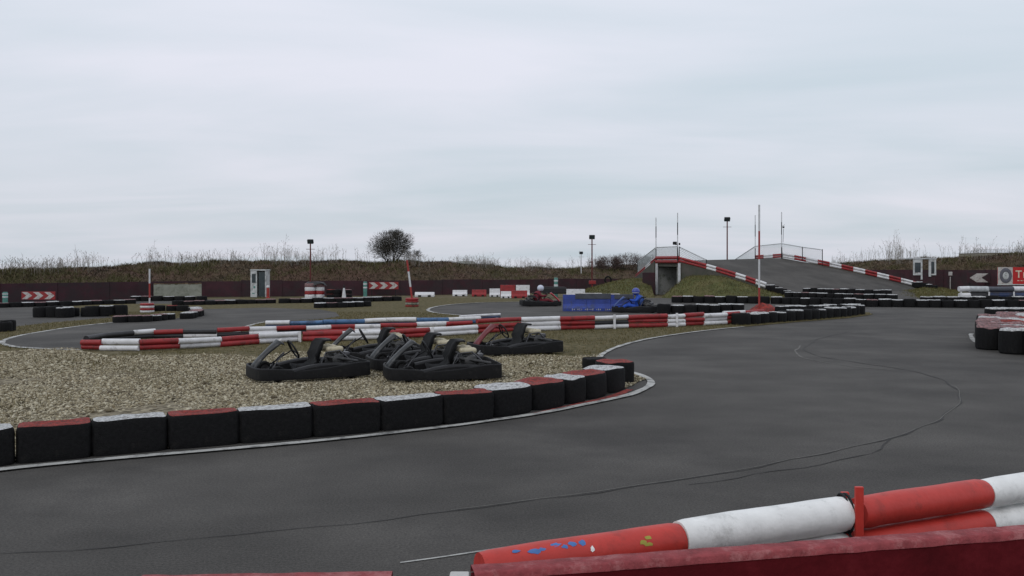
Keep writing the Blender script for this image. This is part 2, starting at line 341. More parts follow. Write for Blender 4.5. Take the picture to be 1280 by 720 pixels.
line('hairpin_line', [at(145, 403.5), at(100, 408), at(60, 414), at(25, 420), at(5, 425.5), at(1, 429.5), at(10, 433.5), at(40, 436.5), at(100, 438.5)], .13, .024, M['lineW'], .02)
line('inner_line', [at(262, 421), at(300, 416), at(304, 411.5), at(312, 407), at(332, 403)], .14, .024, M['lineW'], .02)
line('bend_line', [at(650, 377.5), at(600, 378.5), at(562, 381), at(540, 384.5), at(533, 388), at(542, 391.5), at(575, 394.5), at(610, 397.5), at(640, 399)], .14, .022, M['lineW'], .02)
line('apron_line', [at(1214, 417), at(1213, 421), at(1218, 428), at(1235, 434), at(1262, 440), at(1300, 446)], .1, .005, M['lineW'], .03)
line('pit_line', [at(500, 704), at(545, 698), at(600, 689.5), at(680, 678)], .02, .005, M['lineW'], .01)
seam = [at(-200, 712), at(0, 693), at(300, 670), at(560, 640), at(700, 622), at(850, 601), at(1000, 575), at(1120, 548), at(1185, 521), at(1203, 500), at(1196, 484), at(1160, 467), at(1085, 455), at(1020, 446), at(1003, 436), at(1020, 424), at(1060, 415)]
line('tar_seam', seam, .034, .004, M['crack'], .10, wf=lambda t: (.25 + .75 * min(1, t * 1.6)) * max(.12, .75 + 1.1 * noise.noise(Vector((t * 60, 0, 0))) + .4 * noise.noise(Vector((t * 220, 3, 0)))))
line('seam_branch', [seam[7] + Vector((.05, .1, 0)), at(1090, 566), at(1010, 583), at(930, 597), at(860, 606)], .02, .0042, M['crack'], .12, wf=lambda t: max(.1, .6 + 1.2 * noise.noise(Vector((t * 40, 9, 0)))))
line('seam_branch', [at(1000, 432), at(990, 440), at(1010, 449), at(1060, 458), at(1110, 463)], .06, .0042, M['seamlight'], .12, wf=lambda t: max(.1, .5 + 1.3 * noise.noise(Vector((t * 30, 19, 0)))))
line('grit_seam', [p + Vector((.02, .04, 0)) for p in seam[3:11]], .009, .0045, M['seamlight'], .05)

# pebbles
def scatter(poly, n, ymin, ymax, xmin, xmax):
    X = np.random.uniform(xmin, xmax, n); U = np.random.uniform(0, 1, n); Y = ymin + (ymax - ymin) * U ** 1.3
    k = inpoly(X, Y, poly); return X[k], Y[k]
def pebbles(X, Y, z0, smin, smax, name, m, **t):
    n = len(X); base = np.array([(1, 0, 0), (0, 1, 0), (-1, 0, 0), (0, -1, 0), (0, 0, 1), (.0, 0, -1)], float)
    fc = np.array([(0, 1, 4), (1, 2, 4), (2, 3, 4), (3, 0, 4), (1, 0, 5), (2, 1, 5), (3, 2, 5), (0, 3, 5)])
    S = np.random.uniform(smin, smax, n) * np.where(np.random.uniform(0, 1, n) < .05, 1.8, 1)
    sc3 = np.stack([S * np.random.uniform(.8, 1.5, n), S * np.random.uniform(.7, 1.2, n), S * np.random.uniform(.35, .8, n)], 1)
    V = base[None] * sc3[:, None] + np.random.normal(0, .18, (n, 6, 3)) * S[:, None, None]
    a = np.random.uniform(0, 2 * PI, n); c, s = np.cos(a)[:, None], np.sin(a)[:, None]
    x = V[..., 0] * c - V[..., 1] * s; y = V[..., 0] * s + V[..., 1] * c
    V = np.stack([x + X[:, None], y + Y[:, None], V[..., 2] + z0 + S[:, None] * .2], 2).reshape(-1, 3)
    Fc = (fc[None] + np.arange(n)[:, None, None] * 6).reshape(-1, 3)
    o = fastmesh(name, V, Fc, m, 3); return tag(o, **t)
def blades(X, Y, Z, h, w, name, m, lean=.4, **t):
    n = len(X); a = np.random.uniform(0, PI, n); hh = h * np.random.uniform(.45, 1.2, n)
    dx, dy = np.cos(a) * w / 2, np.sin(a) * w / 2; lx = np.random.normal(0, lean, n) * hh; ly = np.random.normal(0, lean, n) * hh
    V = np.stack([np.stack([X - dx, Y - dy, Z], 1), np.stack([X + dx, Y + dy, Z], 1), np.stack([X + lx, Y + ly, Z + hh], 1)], 1).reshape(-1, 3)
    Fc = np.arange(3 * n).reshape(-1, 3); o = fastmesh(name, V, Fc, m, 3); return tag(o, **t)
X, Y = scatter(island, 230000, 6.5, 19.5, -13, 3.2)
dens = np.array([noise.noise(Vector((x * .55, y * .55, 0))) for x, y in zip(X, Y)]); keep = (dens > -.3 - np.random.uniform(0, .3, len(X))) & (Y < 17.6 + dens * 3)
pebbles(X[keep], Y[keep], .01, .009, .025, 'gravel', M['stones'], label='loose pale brown gravel covering the island inside the tyre kerb', cat='gravel', kind='stuff')
X, Y = scatter(island, 160000, 7, 34, -16, 14)
dens = np.array([noise.noise(Vector((x * .7 + 9, y * .7, 0))) for x, y in zip(X, Y)])
keep = (dens + (Y - 17.0) * .075 + np.random.uniform(-.45, .45, len(X)) > .02) & ~inpoly(X, Y, hp)
blades(X[keep], Y[keep], np.full(keep.sum(), .01), .06, .014, 'grass', M['blades'], label='short olive grass and weeds on the island around the barriers', cat='grass', kind='stuff')

# ------------------------------------------------------------------ tyres
def tyre_mesh(name, top, sup=2.6, seed=0, kind=0):
    b = MB()
    prof = [(.90, .0), (.98, .06), (1.0, .18), (1.0, .5), (.995, .80), (.965, .93), (.92, .985), (.86, 1.0), (.74, .985), (.7, 1.0), (.6, .975), (.54, .94), (.52, .85), (.60, .7), (.62, .25), (.0001, .22)]
    mis = [0, 0, 0, 0, 0, 1, 1, 1, 1, 1, 1, 1, 2, 2, 2]
    if kind:   # kerb block: the hole is packed with debris almost to the top
        prof = [(.96, .0), (.985, .06), (1.0, .2), (1.0, .5), (1.0, .84), (.985, .93), (.95, .985), (.88, 1.0), (.76, .99), (.68, .995), (.5, .95), (.3, .93), (.0001, .93)]
        mis = [0, 0, 0, 0, 0, 0, 1, 1, 1, 1, 1, 1]
    b.lathe(prof, 40 if kind else 72, sup=sup, mis=mis)
    if not kind: b.v = [(x * (1 + (.016 if (i % 4) < 2 and .05 < z < .92 and math.hypot(x, y) > .9 else 0)), y * (1 + (.016 if (i % 4) < 2 and .05 < z < .92 and math.hypot(x, y) > .9 else 0)), z) for i, (x, y, z) in enumerate(b.v)]
    rnd = random.Random(seed)
    b.v = [(x * (1 + .02 * noise.noise(Vector((x * 2, y * 2, seed * 5)))) , y * (1 + .02 * noise.noise(Vector((x * 2, seed * 5, y * 2)))), z + (.05 * noise.noise(Vector((x * 1.7, y * 1.7, seed * 3.3 + 1))) if z > .5 else 0)) for x, y, z in b.v]
    me = b.mesh(name, [M['rubber'], top, M['inner']]); autosmooth(me, 40); return me
TOPS = {'r': ('red_top', 'red-topped'), 'w': ('white_top', 'white-topped'), 'b': ('rubber', 'unpainted black'), 'p': ('pink_top', 'faded pink-topped')}
TM = {}
for k, (mn, _) in TOPS.items():
    for sq in (0, 1):
        TM[k, sq] = [tyre_mesh('tyre', M[mn], 7 if sq else 2.15, s + (3 if sq else 0), sq) for s in range(3)]
    TM[k, 2] = [tyre_mesh('tyre', M[mn], 3, s + 6, 1) for s in range(3)]
tcount = 0
def put_tyre(loc, rx, ry, h, rz, top, sq, label, group, paintedside=None):
    global tcount; tcount += 1
    o = bpy.data.objects.new('tyre', TM[top, sq][tcount % 3]); C.objects.link(o)
    o.location = loc; o.scale = (rx, ry, h); o.rotation_euler = (random.uniform(-.02, .02), random.uniform(-.02, .02), rz)
    return tag(o, label, 'tyre', group)
# near kerb row: pixel boundaries and front bottom line
bd = [(-330, 'r'), (-215, 'w'), (-100, 'r'), (-78 + 0, 'w')]
bounds = [-170, -75, 20, 115, 210, 300, 393, 478, 557, 620, 673, 713, 738, 765, 787]
cols = ['r', 'w', 'r', 'w', 'r', 'w', 'r', 'w', 'r', 'w', 'r', 'w', 'r', 'w']
cols = cols[:14]
basey = [(-170, 604), (-75, 592.5), (0, 583), (100, 573.5), (200, 564), (300, 555.5), (400, 547), (480, 539.5), (560, 531), (620, 523.5), (673, 514.5), (713, 506.5), (740, 500.5), (766, 493), (786, 485)]
def by(x): return interp(basey, x)[0]
names_extra = {}
k = 0
vis = 0
for a_, b_, c_ in zip(bounds, bounds[1:], cols):
    if a_ < -80: lab = None
    P = at(a_, by(a_)); Q = at(b_, by(b_)); d = Q - P; L_ = d.length; t = d.normalized(); nrm = Vector((-t.y, t.x, 0))
    depth = .18 if a_ < 600 else .27
    ctr = (P + Q) / 2 + nrm * depth
    if b_ <= 0: lab = '%s tyre cut off at the left end of the near kerb row' % TOPS[c_][1]
    else:
        lab = '%s black tyre, %s from the left edge in the near kerb row' % (TOPS[c_][1], ordw(vis)); vis += 1
    if a_ >= -170: put_tyre(ctr, L_ / 2 * (1.015 if a_ < 600 else 1.04), depth, .335, math.atan2(t.y, t.x), c_, 2 if a_ > 600 else 1, lab, 'tyres of the near kerb row')
tip = [(769, 478.5, 'r', 'red-topped tyre at the far tip of the near kerb row'), (744, 463, 'b', 'dark unpainted tyre ending the hook behind the near kerb row')]
for px, py, c_, lab in tip:
    p = at(px, py); put_tyre(p + Vector((0, .1, 0)), .29 if c_ == 'r' else .2, .29 if c_ == 'r' else .2, .335 if c_ == 'r' else .21, random.random(), c_, 2, lab, 'tyres of the near kerb row')

def row(path, R, h, pat, where, group, stack=1, cat='tyre', gap=.93, sq=0, levels=None):
    P = resample([at(*p) for p in path], 2 * R * gap)
    for i, p in enumerate(P):
        t = P[min(i + 1, len(P) - 1)] - P[max(i - 1, 0)]
        off = Vector((-t.y, t.x, 0)).normalized() * R * (1 if t.x > 0 else -1)
        for s in range(stack):
            c_ = pat[i % len(pat)]
            lv = '' if stack == 1 else ('upper ' if s == stack - 1 else 'lower ')
            put_tyre(p + off + Vector((random.uniform(-.03, .03), random.uniform(-.04, .04), s * h)), R * 1.0, R * 1.0, h * random.uniform(.93, 1.07) if s == stack - 1 else h, math.atan2(t.y, t.x), c_ if s == stack - 1 else 'b', sq,
                     '%s %styre, %s from left in %s' % (TOPS[c_ if s == stack - 1 else 'b'][1].replace('unpainted black', 'black'), lv, ordw(i), where), group)
row([(937, 406.5), (1000, 401.5), (1060, 396.5), (1080, 393.5)], .29, .36, 'bwwbwbwbbw', 'the black row beyond the pipe barrier', 'tyres behind the red pole')
row([(1074, 389.5), (1010, 392), (985, 393)], .26, .32, 'wwbw', 'the row behind the tall striped pole', 'tyres behind the red pole')
row([(832, 392.5), (870, 392.5), (925, 391.5)], .27, .36, 'bwbwwww', 'the short row right of the blue kart', 'tyres beside the blue kart')
row([(846, 378.5), (905, 379), (975, 380), (1010, 381.5), (1080, 383.5), (1160, 384.5), (1300, 385.5)], .29, .36, 'pwbpwbwbbwbbwbbbwwpwwbwwbwbbwb', 'the long row below the ramp', 'tyres of the long row below the ramp')
row([(1160, 382), (1200, 382.5), (1310, 383.5)], .3, .46, 'wwwwwbb', 'the taller row right of the ramp', 'tyres of the second row right of the ramp')
row([(984, 376), (1010, 377), (1050, 378.5), (1112, 380)], .27, .24, 'wwpwwbwwpw', 'the double pile at the ramp foot', 'tyres piled at the ramp foot', stack=2)
row([(1006, 372.5), (1060, 374.5), (1105, 376)], .27, .3, 'wbwwpwb', 'the back pile at the ramp foot', 'tyres piled behind the ramp foot', stack=2)
# right cluster: tall tyres packed tight round the bend
G = 'tall tyres at the right edge'
clus = [at(1224, 431.5), at(1230, 436.5), at(1247, 440), at(1275, 443), at(1340, 449), at(1340, 411), at(1262, 411), at(1238, 414), at(1227, 421)]
pat = ['pwppwwp', 'pprwp', 'wprpp', 'prwpr', 'ppwprp']
y0 = min(p.y for p in clus); r = 0
y = y0 + .2
while y < max(p.y for p in clus) - .1:
    xs = []; x = 8.5 + (.27 if r % 2 else 0)
    while x < 16:
        if inpoly(np.array([x]), np.array([y]), clus)[0]: xs.append(x)
        x += .52
    for i, x in enumerate(xs):
        c_ = pat[r % 5][i % len(pat[r % 5])]
        put_tyre((x + random.uniform(-.02, .02), y + random.uniform(-.02, .02), 0), .275, .275, .52 * random.uniform(.96, 1.04), random.random() * 6, c_, 0, '%s tall tyre, %s in row %s from the front, right-edge cluster' % (TOPS[c_][1], ordw(i), ORD[r]), G)
    r += 1; y += .46
row([(1252, 400.5), (1310, 400.5)], .36, .42, 'wwww', 'the white line behind the right-edge cluster', G, gap=.85)
# left side clusters
row([(46, 397), (76, 397.3)], .3, .4, 'bbw', 'the stubby pair cluster at far left', 'tyres on the left track')
row([(84, 396), (108, 396)], .27, .34, 'bb', 'the dark row by the striped pole', 'tyres on the left track')
row([(117, 396), (152, 395)], .27, .38, 'bwbp', 'the grey row by the striped pole', 'tyres on the left track')
row([(151, 404), (176, 403.5), (200, 402), (222, 399.5), (238, 395.5), (236, 391)], .24, .23, 'pppwpwwww', 'the curved row under the striped pole', 'tyres under the striped pole')
row([(224, 389.5), (205, 389), (190, 390)], .24, .26, 'brb', 'the tail behind the striped pole drum', 'tyres under the striped pole')
row([(-6, 415), (1, 414)], .2, .3, 'b', 'the lone pair at the left edge', 'tyres on the left track')
row([(-30, 385.5), (10, 384.5), (60, 383), (90, 382.5), (130, 381), (165, 380)], .29, .22, 'bwpbwpwbwwp', 'the far row below the left arrow sign', 'tyres of the far left row')
row([(168, 376.5), (250, 376)], .29, .26, 'wpbwbwb', 'the row before the pale board', 'tyres of the far left row')
row([(222, 382), (260, 381.5), (340, 379.5)], .28, .22, 'bppbpwb', 'the low row right of the pale board', 'tyres of the far middle row')
row([(356, 379.5), (420, 378.5), (498, 376.5)], .29, .25, 'bpwbwppwwwpb', 'the row between booth and arrow sign', 'tyres of the far middle row')
row([(402, 385.5), (430, 385), (462, 383.5)], .28, .25, 'wpbwwb', 'the short row on middle grass', 'tyres on the middle grass')

# ------------------------------------------------------------------ pipe barriers
def pipe_run(name, label, group, base, segs, r, levels, rz=0, posts=(), zoff=0.0, pm='white'):
    """base: list of (px,py) front ground points; segs: (x0,x1,[mats bottom..top])"""
    P0 = at(base[0][0], base[0][1]); root = empty(name, (P0.x, P0.y, 0), 0, label, 'barrier', group)
    def g(x):
        y = interp([(a, b) for a, b in base], x)[0] if x > base[0][0] else base[0][1]; return at(x, y)
    for (x0, x1, ms) in segs:
        n = max(2, int(abs(x1 - x0) / 12) + 2)
        for lv, mname in enumerate(ms):
            if not mname: continue
            jj = random.uniform(-.04, .04); jz = random.uniform(-.03, .006) * (lv > 0); jt = random.uniform(-.018, .018) * (lv > 0); jr = random.uniform(.86, 1.04)
            pts = []
            for i in range(n):
                x = x0 + (x1 - x0) * i / (n - 1); p = g(x); w = noise.noise(Vector((p.x * .8, p.y * .8, lv * 7))) * .05 + jj
                pts.append(Vector((p.x, p.y + r + w, r + .012 + lv * 2 * r * .97 + zoff + jz + jt * (i / (n - 1) - .5) + w * .2)) - P0.to_3d())
            b = MB(); b.tube(pts, r * jr, 12); o = b.build('pipe_section', M[mname], root, smooth=50)
            o['label'] = {'red': 'red', 'white': 'white', 'blackpipe_and_gap': 'black', 'blue': 'blue', 'navy': 'dark navy'}.get(mname, mname) + ' pipe section'
    for x in posts:
        p = g(x) - P0; b = MB(); b.box((p.x, p.y - .03, r * levels * .95), (.07, .04, r * levels * 2.2), bev=.008); b.build('post', M[pm], root)
    return root
fb = [(100, 439), (172, 440), (222, 438), (275, 434.5), (322, 431), (373, 428), (427, 427), (480, 425), (536, 422), (596, 418), (651, 415), (700, 413.5), (743, 412.5), (785, 411), (834, 409.5), (880, 407.5), (925, 405)]
R2 = ['red'] * 2; W2 = ['white'] * 2
pipe_run('pipe_barrier', 'low red and white two-pipe barrier behind the parked karts, left run', 'red and white pipe barriers', fb[:10],
         [(100, 125, R2), (125, 172, W2), (172, 222, R2), (222, 275, W2), (275, 322, R2), (322, 373, W2), (377, 427, R2), (427, 478, W2), (478, 536, R2), (536, 596, W2)], .066, 2, posts=(375, 541))
R3 = ['red'] * 3; W3 = ['white'] * 3
pipe_run('pipe_barrier', 'three-pipe red and white barrier in front of the blue kart', 'red and white pipe barriers', fb[9:],
         [(596, 651, R3), (651, 700, W3), (700, 743, R3), (743, 785, ['white', 'blackpipe_and_gap', 'white']), (785, 834, R3), (834, 856, W3), (856, 880, R3), (880, 908, W3), (908, 925, R3)], .07, 3, posts=(768, 846))  # black middle pipe paints in the dark gap between the white ones
pipe_run('pipe_barrier', 'second red, white and black pipe run just behind the two-pipe barrier', 'red and white pipe barriers',
         [(104, 434), (130, 429.5), (165, 426), (192, 424.5), (228, 424), (275, 423), (310, 421), (360, 419), (413, 417.5), (475, 416.5), (590, 413)],
         [(106, 165, ['blackpipe_and_gap', 'blackpipe_and_gap']), (165, 192, ['blackpipe_and_gap', 'white']), (192, 228, ['blackpipe_and_gap', 'red']), (228, 270, ['white', 'blackpipe_and_gap']), (270, 310, ['blackpipe_and_gap', 'red']), (310, 345, W2), (345, 382, ['blackpipe_and_gap', 'red']), (382, 413, ['red', 'white']), (413, 443, ['red', 'red']), (443, 475, ['white', 'white']), (475, 520, R2), (520, 557, W2), (557, 590, R2)], .066, 2)
pipe_run('pipe_barrier', 'long blue and white pipe barrier furthest back on the island', 'blue and white pipe barrier',
         [(332, 411.5), (403, 411.5), (470, 409), (520, 408.5), (560, 407), (600, 405)],
         [(332, 362, ['navy', 'white']), (362, 403, ['blue', 'blue']), (403, 455, ['navy', 'blue']), (455, 520, ['navy', 'white']), (520, 560, ['white', 'blue']), (560, 600, ['blue', 'white'])], .068, 2)
pipe_run('pipe_barrier', 'thin white pipe lying on the bend behind the blue pipes', 'white pipes on the bend', [(575, 401), (600, 399), (625, 397.5)], [(575, 625, ['navy', 'white'])], .045, 2)
pipe_run('pipe_barrier', 'silver grey and white pipe barrier below the tyre advert', 'pipes at the far right', [(1200, 380), (1235, 380), (1290, 380)], [(1201, 1214, [None, 'white', 'white']), (1214, 1237, [None, 'blackpipe_and_gap', 'steel']), (1237, 1268, [None, 'navy', 'greypanel']), (1268, 1300, [None, 'navy', 'white'])], .15, 2, posts=(1201, 1236, 1267))  # black lower section stands in for shaded gaps in this barrier
pipe_run('pipe_barrier', 'white and red pipe run crossing left of the tall red pole', 'red and white pipe barriers', [(905, 398), (930, 397), (950, 396)], [(905, 932, ['blackpipe_and_gap', 'white']), (932, 955, R2)], .07, 2)

# ------------------------------------------------------------------ near barrier
A = Vector((-.135, 3.55 + .02, 0)); B_ = Vector((3.01, 4.94, 0)); dv = (B_ - A).normalized()
def npx(px):   # point on the near pipe line for pixel column
    k = (px - 640) / F; # (A.x+s dx) = k (A.y+s dy)
    s = (k * A.y - A.x) / (dv.x - k * dv.y); return A + dv * s
nb = empty('pipe_barrier', tuple(A), 0, 'thick near red and white pipes strapped to a red post, bottom right', 'barrier')
def nearpipe(p0, p1, z, r, m, lab, sag=0, fx=0):
    b = MB(); a, c = npx(p0) if not isinstance(p0, Vector) else p0, npx(p1) if not isinstance(p1, Vector) else p1
    n = 24; pts = []; rs = []
    for i in range(n + 1):
        u = i / n; p = a.lerp(c, u); pts.append((p.x - A.x, p.y - A.y + fx, z + sag * math.sin(PI * u) + .004 * noise.noise(Vector((u * 5, z, 2))))); rs.append(r * (1 + .02 * noise.noise(Vector((u * 7, r, z)))))
    rs[0] *= .93; rs[-1] *= .93
    b.tube(pts, rs, 24); o = b.build('pipe_section', M[m], nb, smooth=50); o['label'] = lab; return o
nearpipe(600, 848, .512, .084, 'near_red', 'red upper pipe with blue and yellow scuffs')
nearpipe(849, 1057, .518, .09, 'near_white', 'dirty white upper pipe')
nearpipe(1071, 1228, .512, .083, 'near_red', 'plain red upper pipe')
far_end = A + dv * 6.2
nearpipe(1229, far_end, .513, .083, 'near_white', 'white upper pipe at the photo edge')
nearpipe(640, 848, .34, .08, 'near_red', 'red lower pipe')
nearpipe(849, 1054, .34, .085, 'near_white', 'white lower pipe')
nearpipe(1071, 1230, .34, .081, 'near_red', 'red lower pipe right of the post')
nearpipe(1231, far_end, .34, .081, 'near_white', 'white lower pipe at the photo edge')
p = npx(1064) - A
b = MB(); b.box((p.x, p.y - .10, .33), (.042, .02, .70), bev=.003); b.box((p.x + .006, p.y + .1, .3), (.042, .02, .6), bev=.003)
b.build('post', M['near_red'], nb)
b = MB(); ring = [(p.x - .025 + .0 * i, p.y + .096 * math.cos(2 * PI * i / 24), .515 + .098 * math.sin(2 * PI * i / 24)) for i in range(24)]
b.tube(ring, .008, 6, closed=True); b.tube([(x - .02, y, z) for x, y, z in ring], .007, 6, closed=True); b.tube([(x - .005, y * 1.0, z - .17) for x, y, z in ring], .008, 6, closed=True)
b.build('strap', M['dark'], nb)
# scuffs: thin patches that follow the pipe
def scuff(px, ang, w, h, m, seed):
    c = npx(px) - A; b = MB(); rnd = random.Random(seed); n = 10
    T = Matrix.Rotation(math.atan2(dv.y, dv.x), 4, 'Z'); rr = .0862
    poly = [(w * math.cos(2 * PI * i / n) * rnd.uniform(.5, 1.1), h * math.sin(2 * PI * i / n) * rnd.uniform(.5, 1.1)) for i in range(n)]
    vs = [Vector((0, 0, 0))] + [Vector((u, 0, v)) for u, v in poly]; out = []
    for v in vs:
        a = ang + v.z / rr; q = Vector((v.x, -rr * math.cos(a), rr * math.sin(a))); q = T @ q; out.append(q + Vector((c.x, c.y, .512)))
    b.add(out, [(0, i + 1, (i + 1) % n + 1) for i in range(n)]); return b.build('scuff', M[m], nb)
for i, (px, an, w, h, m) in enumerate([(662, .95, .022, .01, 'scuffblue'), (672, 1.0, .016, .006, 'scuffblue'), (690, 1.15, .02, .008, 'scuffblue'), (700, .95, .012, .008, 'scuffblue'), (710, 1.05, .018, .009, 'scuffblue'), (722, 1.0, .012, .012, 'scuffblue'), (640, 1.1, .016, .006, 'scuffblue'), (793, .55, .018, .008, 'scuffyel'), (801, .75, .016, .008, 'scuffyel'), (799, .4, .02, .007, 'scuffyel'), (731, .6, .008, .01, 'near_white')]):
    scuff(px, an, w * 1.5, h * 1.7, m, i)
# near wall
def near_wall(xa, ya, xb, yb, z, th, label, zb=0.0):
    a = at(xa, ya, z); c = at(xb, yb, z); root = empty('low_wall', (a.x, a.y, 0), 0, label, 'wall', 'low dark red walls in front of the camera'); d = (c - a); L_ = Vector((d.x, d.y, 0)).length; T = Matrix.Rotation(math.atan2(d.y, d.x), 4, 'Z')
    b = MB(); n = int(L_ / .06) + 1; rows = []
    prof = [(0, z - .03), (.004, z - .006), (.012, z), (th - .012, z), (th - .004, z - .006), (th, z - .03)]
    for i in range(n + 1):
        x = L_ * i / n; rows.append([T @ Vector((x, -yy + .004 * noise.noise(Vector((x * 6, yy * 30, z))), zz + .005 * noise.noise(Vector((x * 9, yy * 20, 3))))) for yy, zz in prof])
    b.grid(rows); b.build('wall_cap', M['walltop'], root, smooth=60)
    b = MB(); b.box((L_ / 2, -th / 2, (z - .03) / 2), (L_, th - .008, z - .03), T=T, bev=.004); b.build('wall_panel', M['wallface'], root)
    return root
near_wall(588, 705, 1400, 646, .65, .105, 'long low dark red wall with worn rosy top, bottom right of the photo')
near_wall(180, 717.5, 491, 712.5, .65, .1, 'low red wall panel whose top just shows at the bottom edge, left of the gap')
b = MB(); p = at(575, 712, .645); b.box((p.x, p.y - .03, .32), (.075, .06, .64), bev=.006); tag(b.build('wall_post', M['signwhite']), 'pale post end in the gap between the two dark red walls', 'post')

# ------------------------------------------------------------------ karts
def kart_mesh_parts(root, pod='pod', fair='fairing', tank='cream', num=False):
    # bumper: full perimeter band with sculpted profile
    out = [(.96, 0), (.95, .3), (.9, .5), (.8, .57), (.5, .58), (.4, .6), (.3, .64), (-.3, .66), (-.85, .66), (-.94, .63), (-.96, .5), (-.96, 0)]
    loop = out + [(x, -y) for x, y in out[::-1][1:-1]]
    pts = [Vector((x, y, 0)) for x, y in loop]
    q = []
    n = len(pts)
    for i in range(n):
        a, b_ = pts[i], pts[(i + 1) % n]; q += [a.lerp(b_, .2), a.lerp(b_, .5), a.lerp(b_, .8)]
    b = MB(); rows = []
    def hz(x):  # bumper top height along kart
        return .19 + .035 * max(0, min(1, (x - .3) / .5)) + .075 * max(0, min(1, (-.1 - x) / .6)) - .03 * max(0, 1 - abs(x - .28) / .15)
    k = len(q)
    for i in range(k + 1):
        p = q[i % k]; nn = Vector((p.x * .9, p.y * 1.4, 0)).normalized(); h_ = hz(p.x)
        sec = [(-.02, .03), (.0, .035), (.006, .06), (.0, h_ - .012), (-.012, h_), (-.035, h_), (-.04, h_ - .02), (-.045, .05), (-.02, .03)]
        rows.append([(p.x + nn.x * o, p.y + nn.y * o, z) for o, z in sec])
    b.grid(rows); b.build('bumper', M[pod], root, smooth=28)
    for sy in (1, -1):   # side pods
        b = MB(); T = Matrix.Translation((-.1, sy * .53, 0)); rows = []
        for i in range(13):
            u = i / 12; x = .47 - u * .98; hh = .19 + .05 * math.sin(u * PI) + .05 * u; w = .10
            rows.append([(x, -w, .07), (x, -w, hh - .03), (x, -w * .6, hh), (x, w * .7, hh - .005), (x, w, hh - .03), (x, w, .07)])
        b.grid(rows); b.add(rows[0], [(0, 1, 2, 3, 4, 5)]); b.add(rows[-1], [(0, 1, 2, 3, 4, 5)])
        b.v = [tuple(T @ Vector(v)) for v in b.v]; b.build('side_pod', M[pod], root, smooth=40)
    # floor tray and frame
    b = MB(); b.prism([(.8, .2), (.8, -.2), (.1, -.3), (.0, -.32), (.0, .32), (.1, .3)], .05, .062); b.build('floor_tray', M['dark'], root)
    b = MB()
    for sy in (1, -1):
        b.tube([(.9, sy * .22, .09), (.6, sy * .24, .08), (.2, sy * .34, .08), (-.3, sy * .34, .09), (-.9, sy * .33, .12)], .016, 8)
        b.tube([(.66, sy * .12, .08), (.5, sy * .06, .3), (.38, sy * .02, .42)], .011, 8)
        b.tube([(-.1, sy * .34, .1), (-.25, sy * .33, .42), (-.5, sy * .3, .44), (-.82, sy * .3, .16)], .013, 8)
    for x in (.62, .1, -.3, -.85): b.tube([(x, -.34, .09), (x, .34, .09)], .015, 8)
    b.tube([(-.62, -.62, .14), (-.62, .62, .14)], .02, 8); b.build('frame', M['frame'], root, smooth=40)
    # front fairing: narrow sloping panel up to the wheel
    b = MB(); rows = []
    for i in range(9):
        u = i / 8; x = .92 - u * .44; z = .20 + .43 * u ** .85; w = .15 - .05 * math.sin(u * PI) + (.02 if u > .7 else 0)
        rows.append([(x - .015, -w, z - .045), (x, -w * .9, z - .01), (x + .02, -w * .4, z + .012), (x + .02, w * .4, z + .012), (x, w * .9, z - .01), (x - .015, w, z - .045)])
    rows.append([(x2 - .06, y2, z2 - .03) for x2, y2, z2 in rows[-1]])
    b.grid(rows); fr = b.build('front_fairing', M[fair], root, smooth=50); sol = fr.modifiers.new('s', 'SOLIDIFY'); sol.thickness = .012
    if num:
        b = MB(); b.box((.47, 0, .615), (.09, .14, .004)); b.v = [(x, y, z + (.47 - x) * .72 + .006) for x, y, z in b.v]; b.build('number_plate', M['signwhite'], root)
    # steering wheel
    c = Vector((.22, 0, .47)); ax = Vector((-.86, 0, .5)).normalized(); u_ = Vector((0, 1, 0)); v_ = ax.cross(u_)
    b = MB(); b.tube([c + (u_ * math.cos(2 * PI * i / 24) + v_ * math.sin(2 * PI * i / 24)) * .165 for i in range(24)], .016, 8, closed=True)
    for a in (.5, 2.6, 4.71): b.tube([c - ax * .02, c + (u_ * math.cos(a) + v_ * math.sin(a)) * .16], .012, 6)
    b.tube([c - ax * .01, c - ax * .42], .012, 8); b.build('steering_wheel', M['dark'], root, smooth=50)
    # bucket seat
    b = MB(); rows = []
    path = [(.20, .12), (.08, .095), (-.04, .10), (-.13, .16), (-.19, .28), (-.23, .42), (-.27, .54), (-.33, .61), (-.41, .625), (-.44, .60)]
    for i, (x, z) in enumerate(path):
        u = i / (len(path) - 1); w = .19 + .03 * math.sin(u * PI) - (.05 * max(0, u - .7) / .3); rows.append([])
        for j in range(9):
            t = -1 + j / 4; lift = abs(t) ** 2.4 * (.13 if i < 8 else .03); fx = lift * (1 if i > 3 else .2); fz = lift * (1 if i <= 4 else .15)
            rows[-1].append((x + fx * .9, t * w, z + fz * .8))
    b.grid(rows); st = b.build('seat', M['dark'], root, smooth=60); sol = st.modifiers.new('s', 'SOLIDIFY'); sol.thickness = .03
    # engine block, cooling fins, exhaust + cream tank
    b = MB(); b.box((-.48, .12, .26), (.26, .24, .2), bev=.03); b.box((-.5, -.14, .22), (.2, .2, .16), bev=.02)
    for i in range(6): b.box((-.48, .12, .20 + i * .028), (.30, .28, .008))
    b.lathe([(.001, 0), (.1, 0), (.11, .02), (.11, .06), (.08, .08), (.001, .08)], 20, T=Matrix.Translation((-.48, .25, .28)) @ Matrix.Rotation(-PI / 2, 4, 'X'))
    b.tube([(-.38, .1, .3), (-.3, .26, .34), (-.55, .34, .3), (-.82, .3, .24)], .03, 10)
    b.box((-.68, 0, .2), (.12, .3, .14), bev=.02); b.build('engine', M['engine'], root, smooth=40)
    b = MB(); 
    for y0 in (.2, -.2): 
        b.box((-.44, y0, .455), (.30, .15, .10), bev=.04); b.box((-.44, y0, .508), (.08, .05, .02), bev=.006)
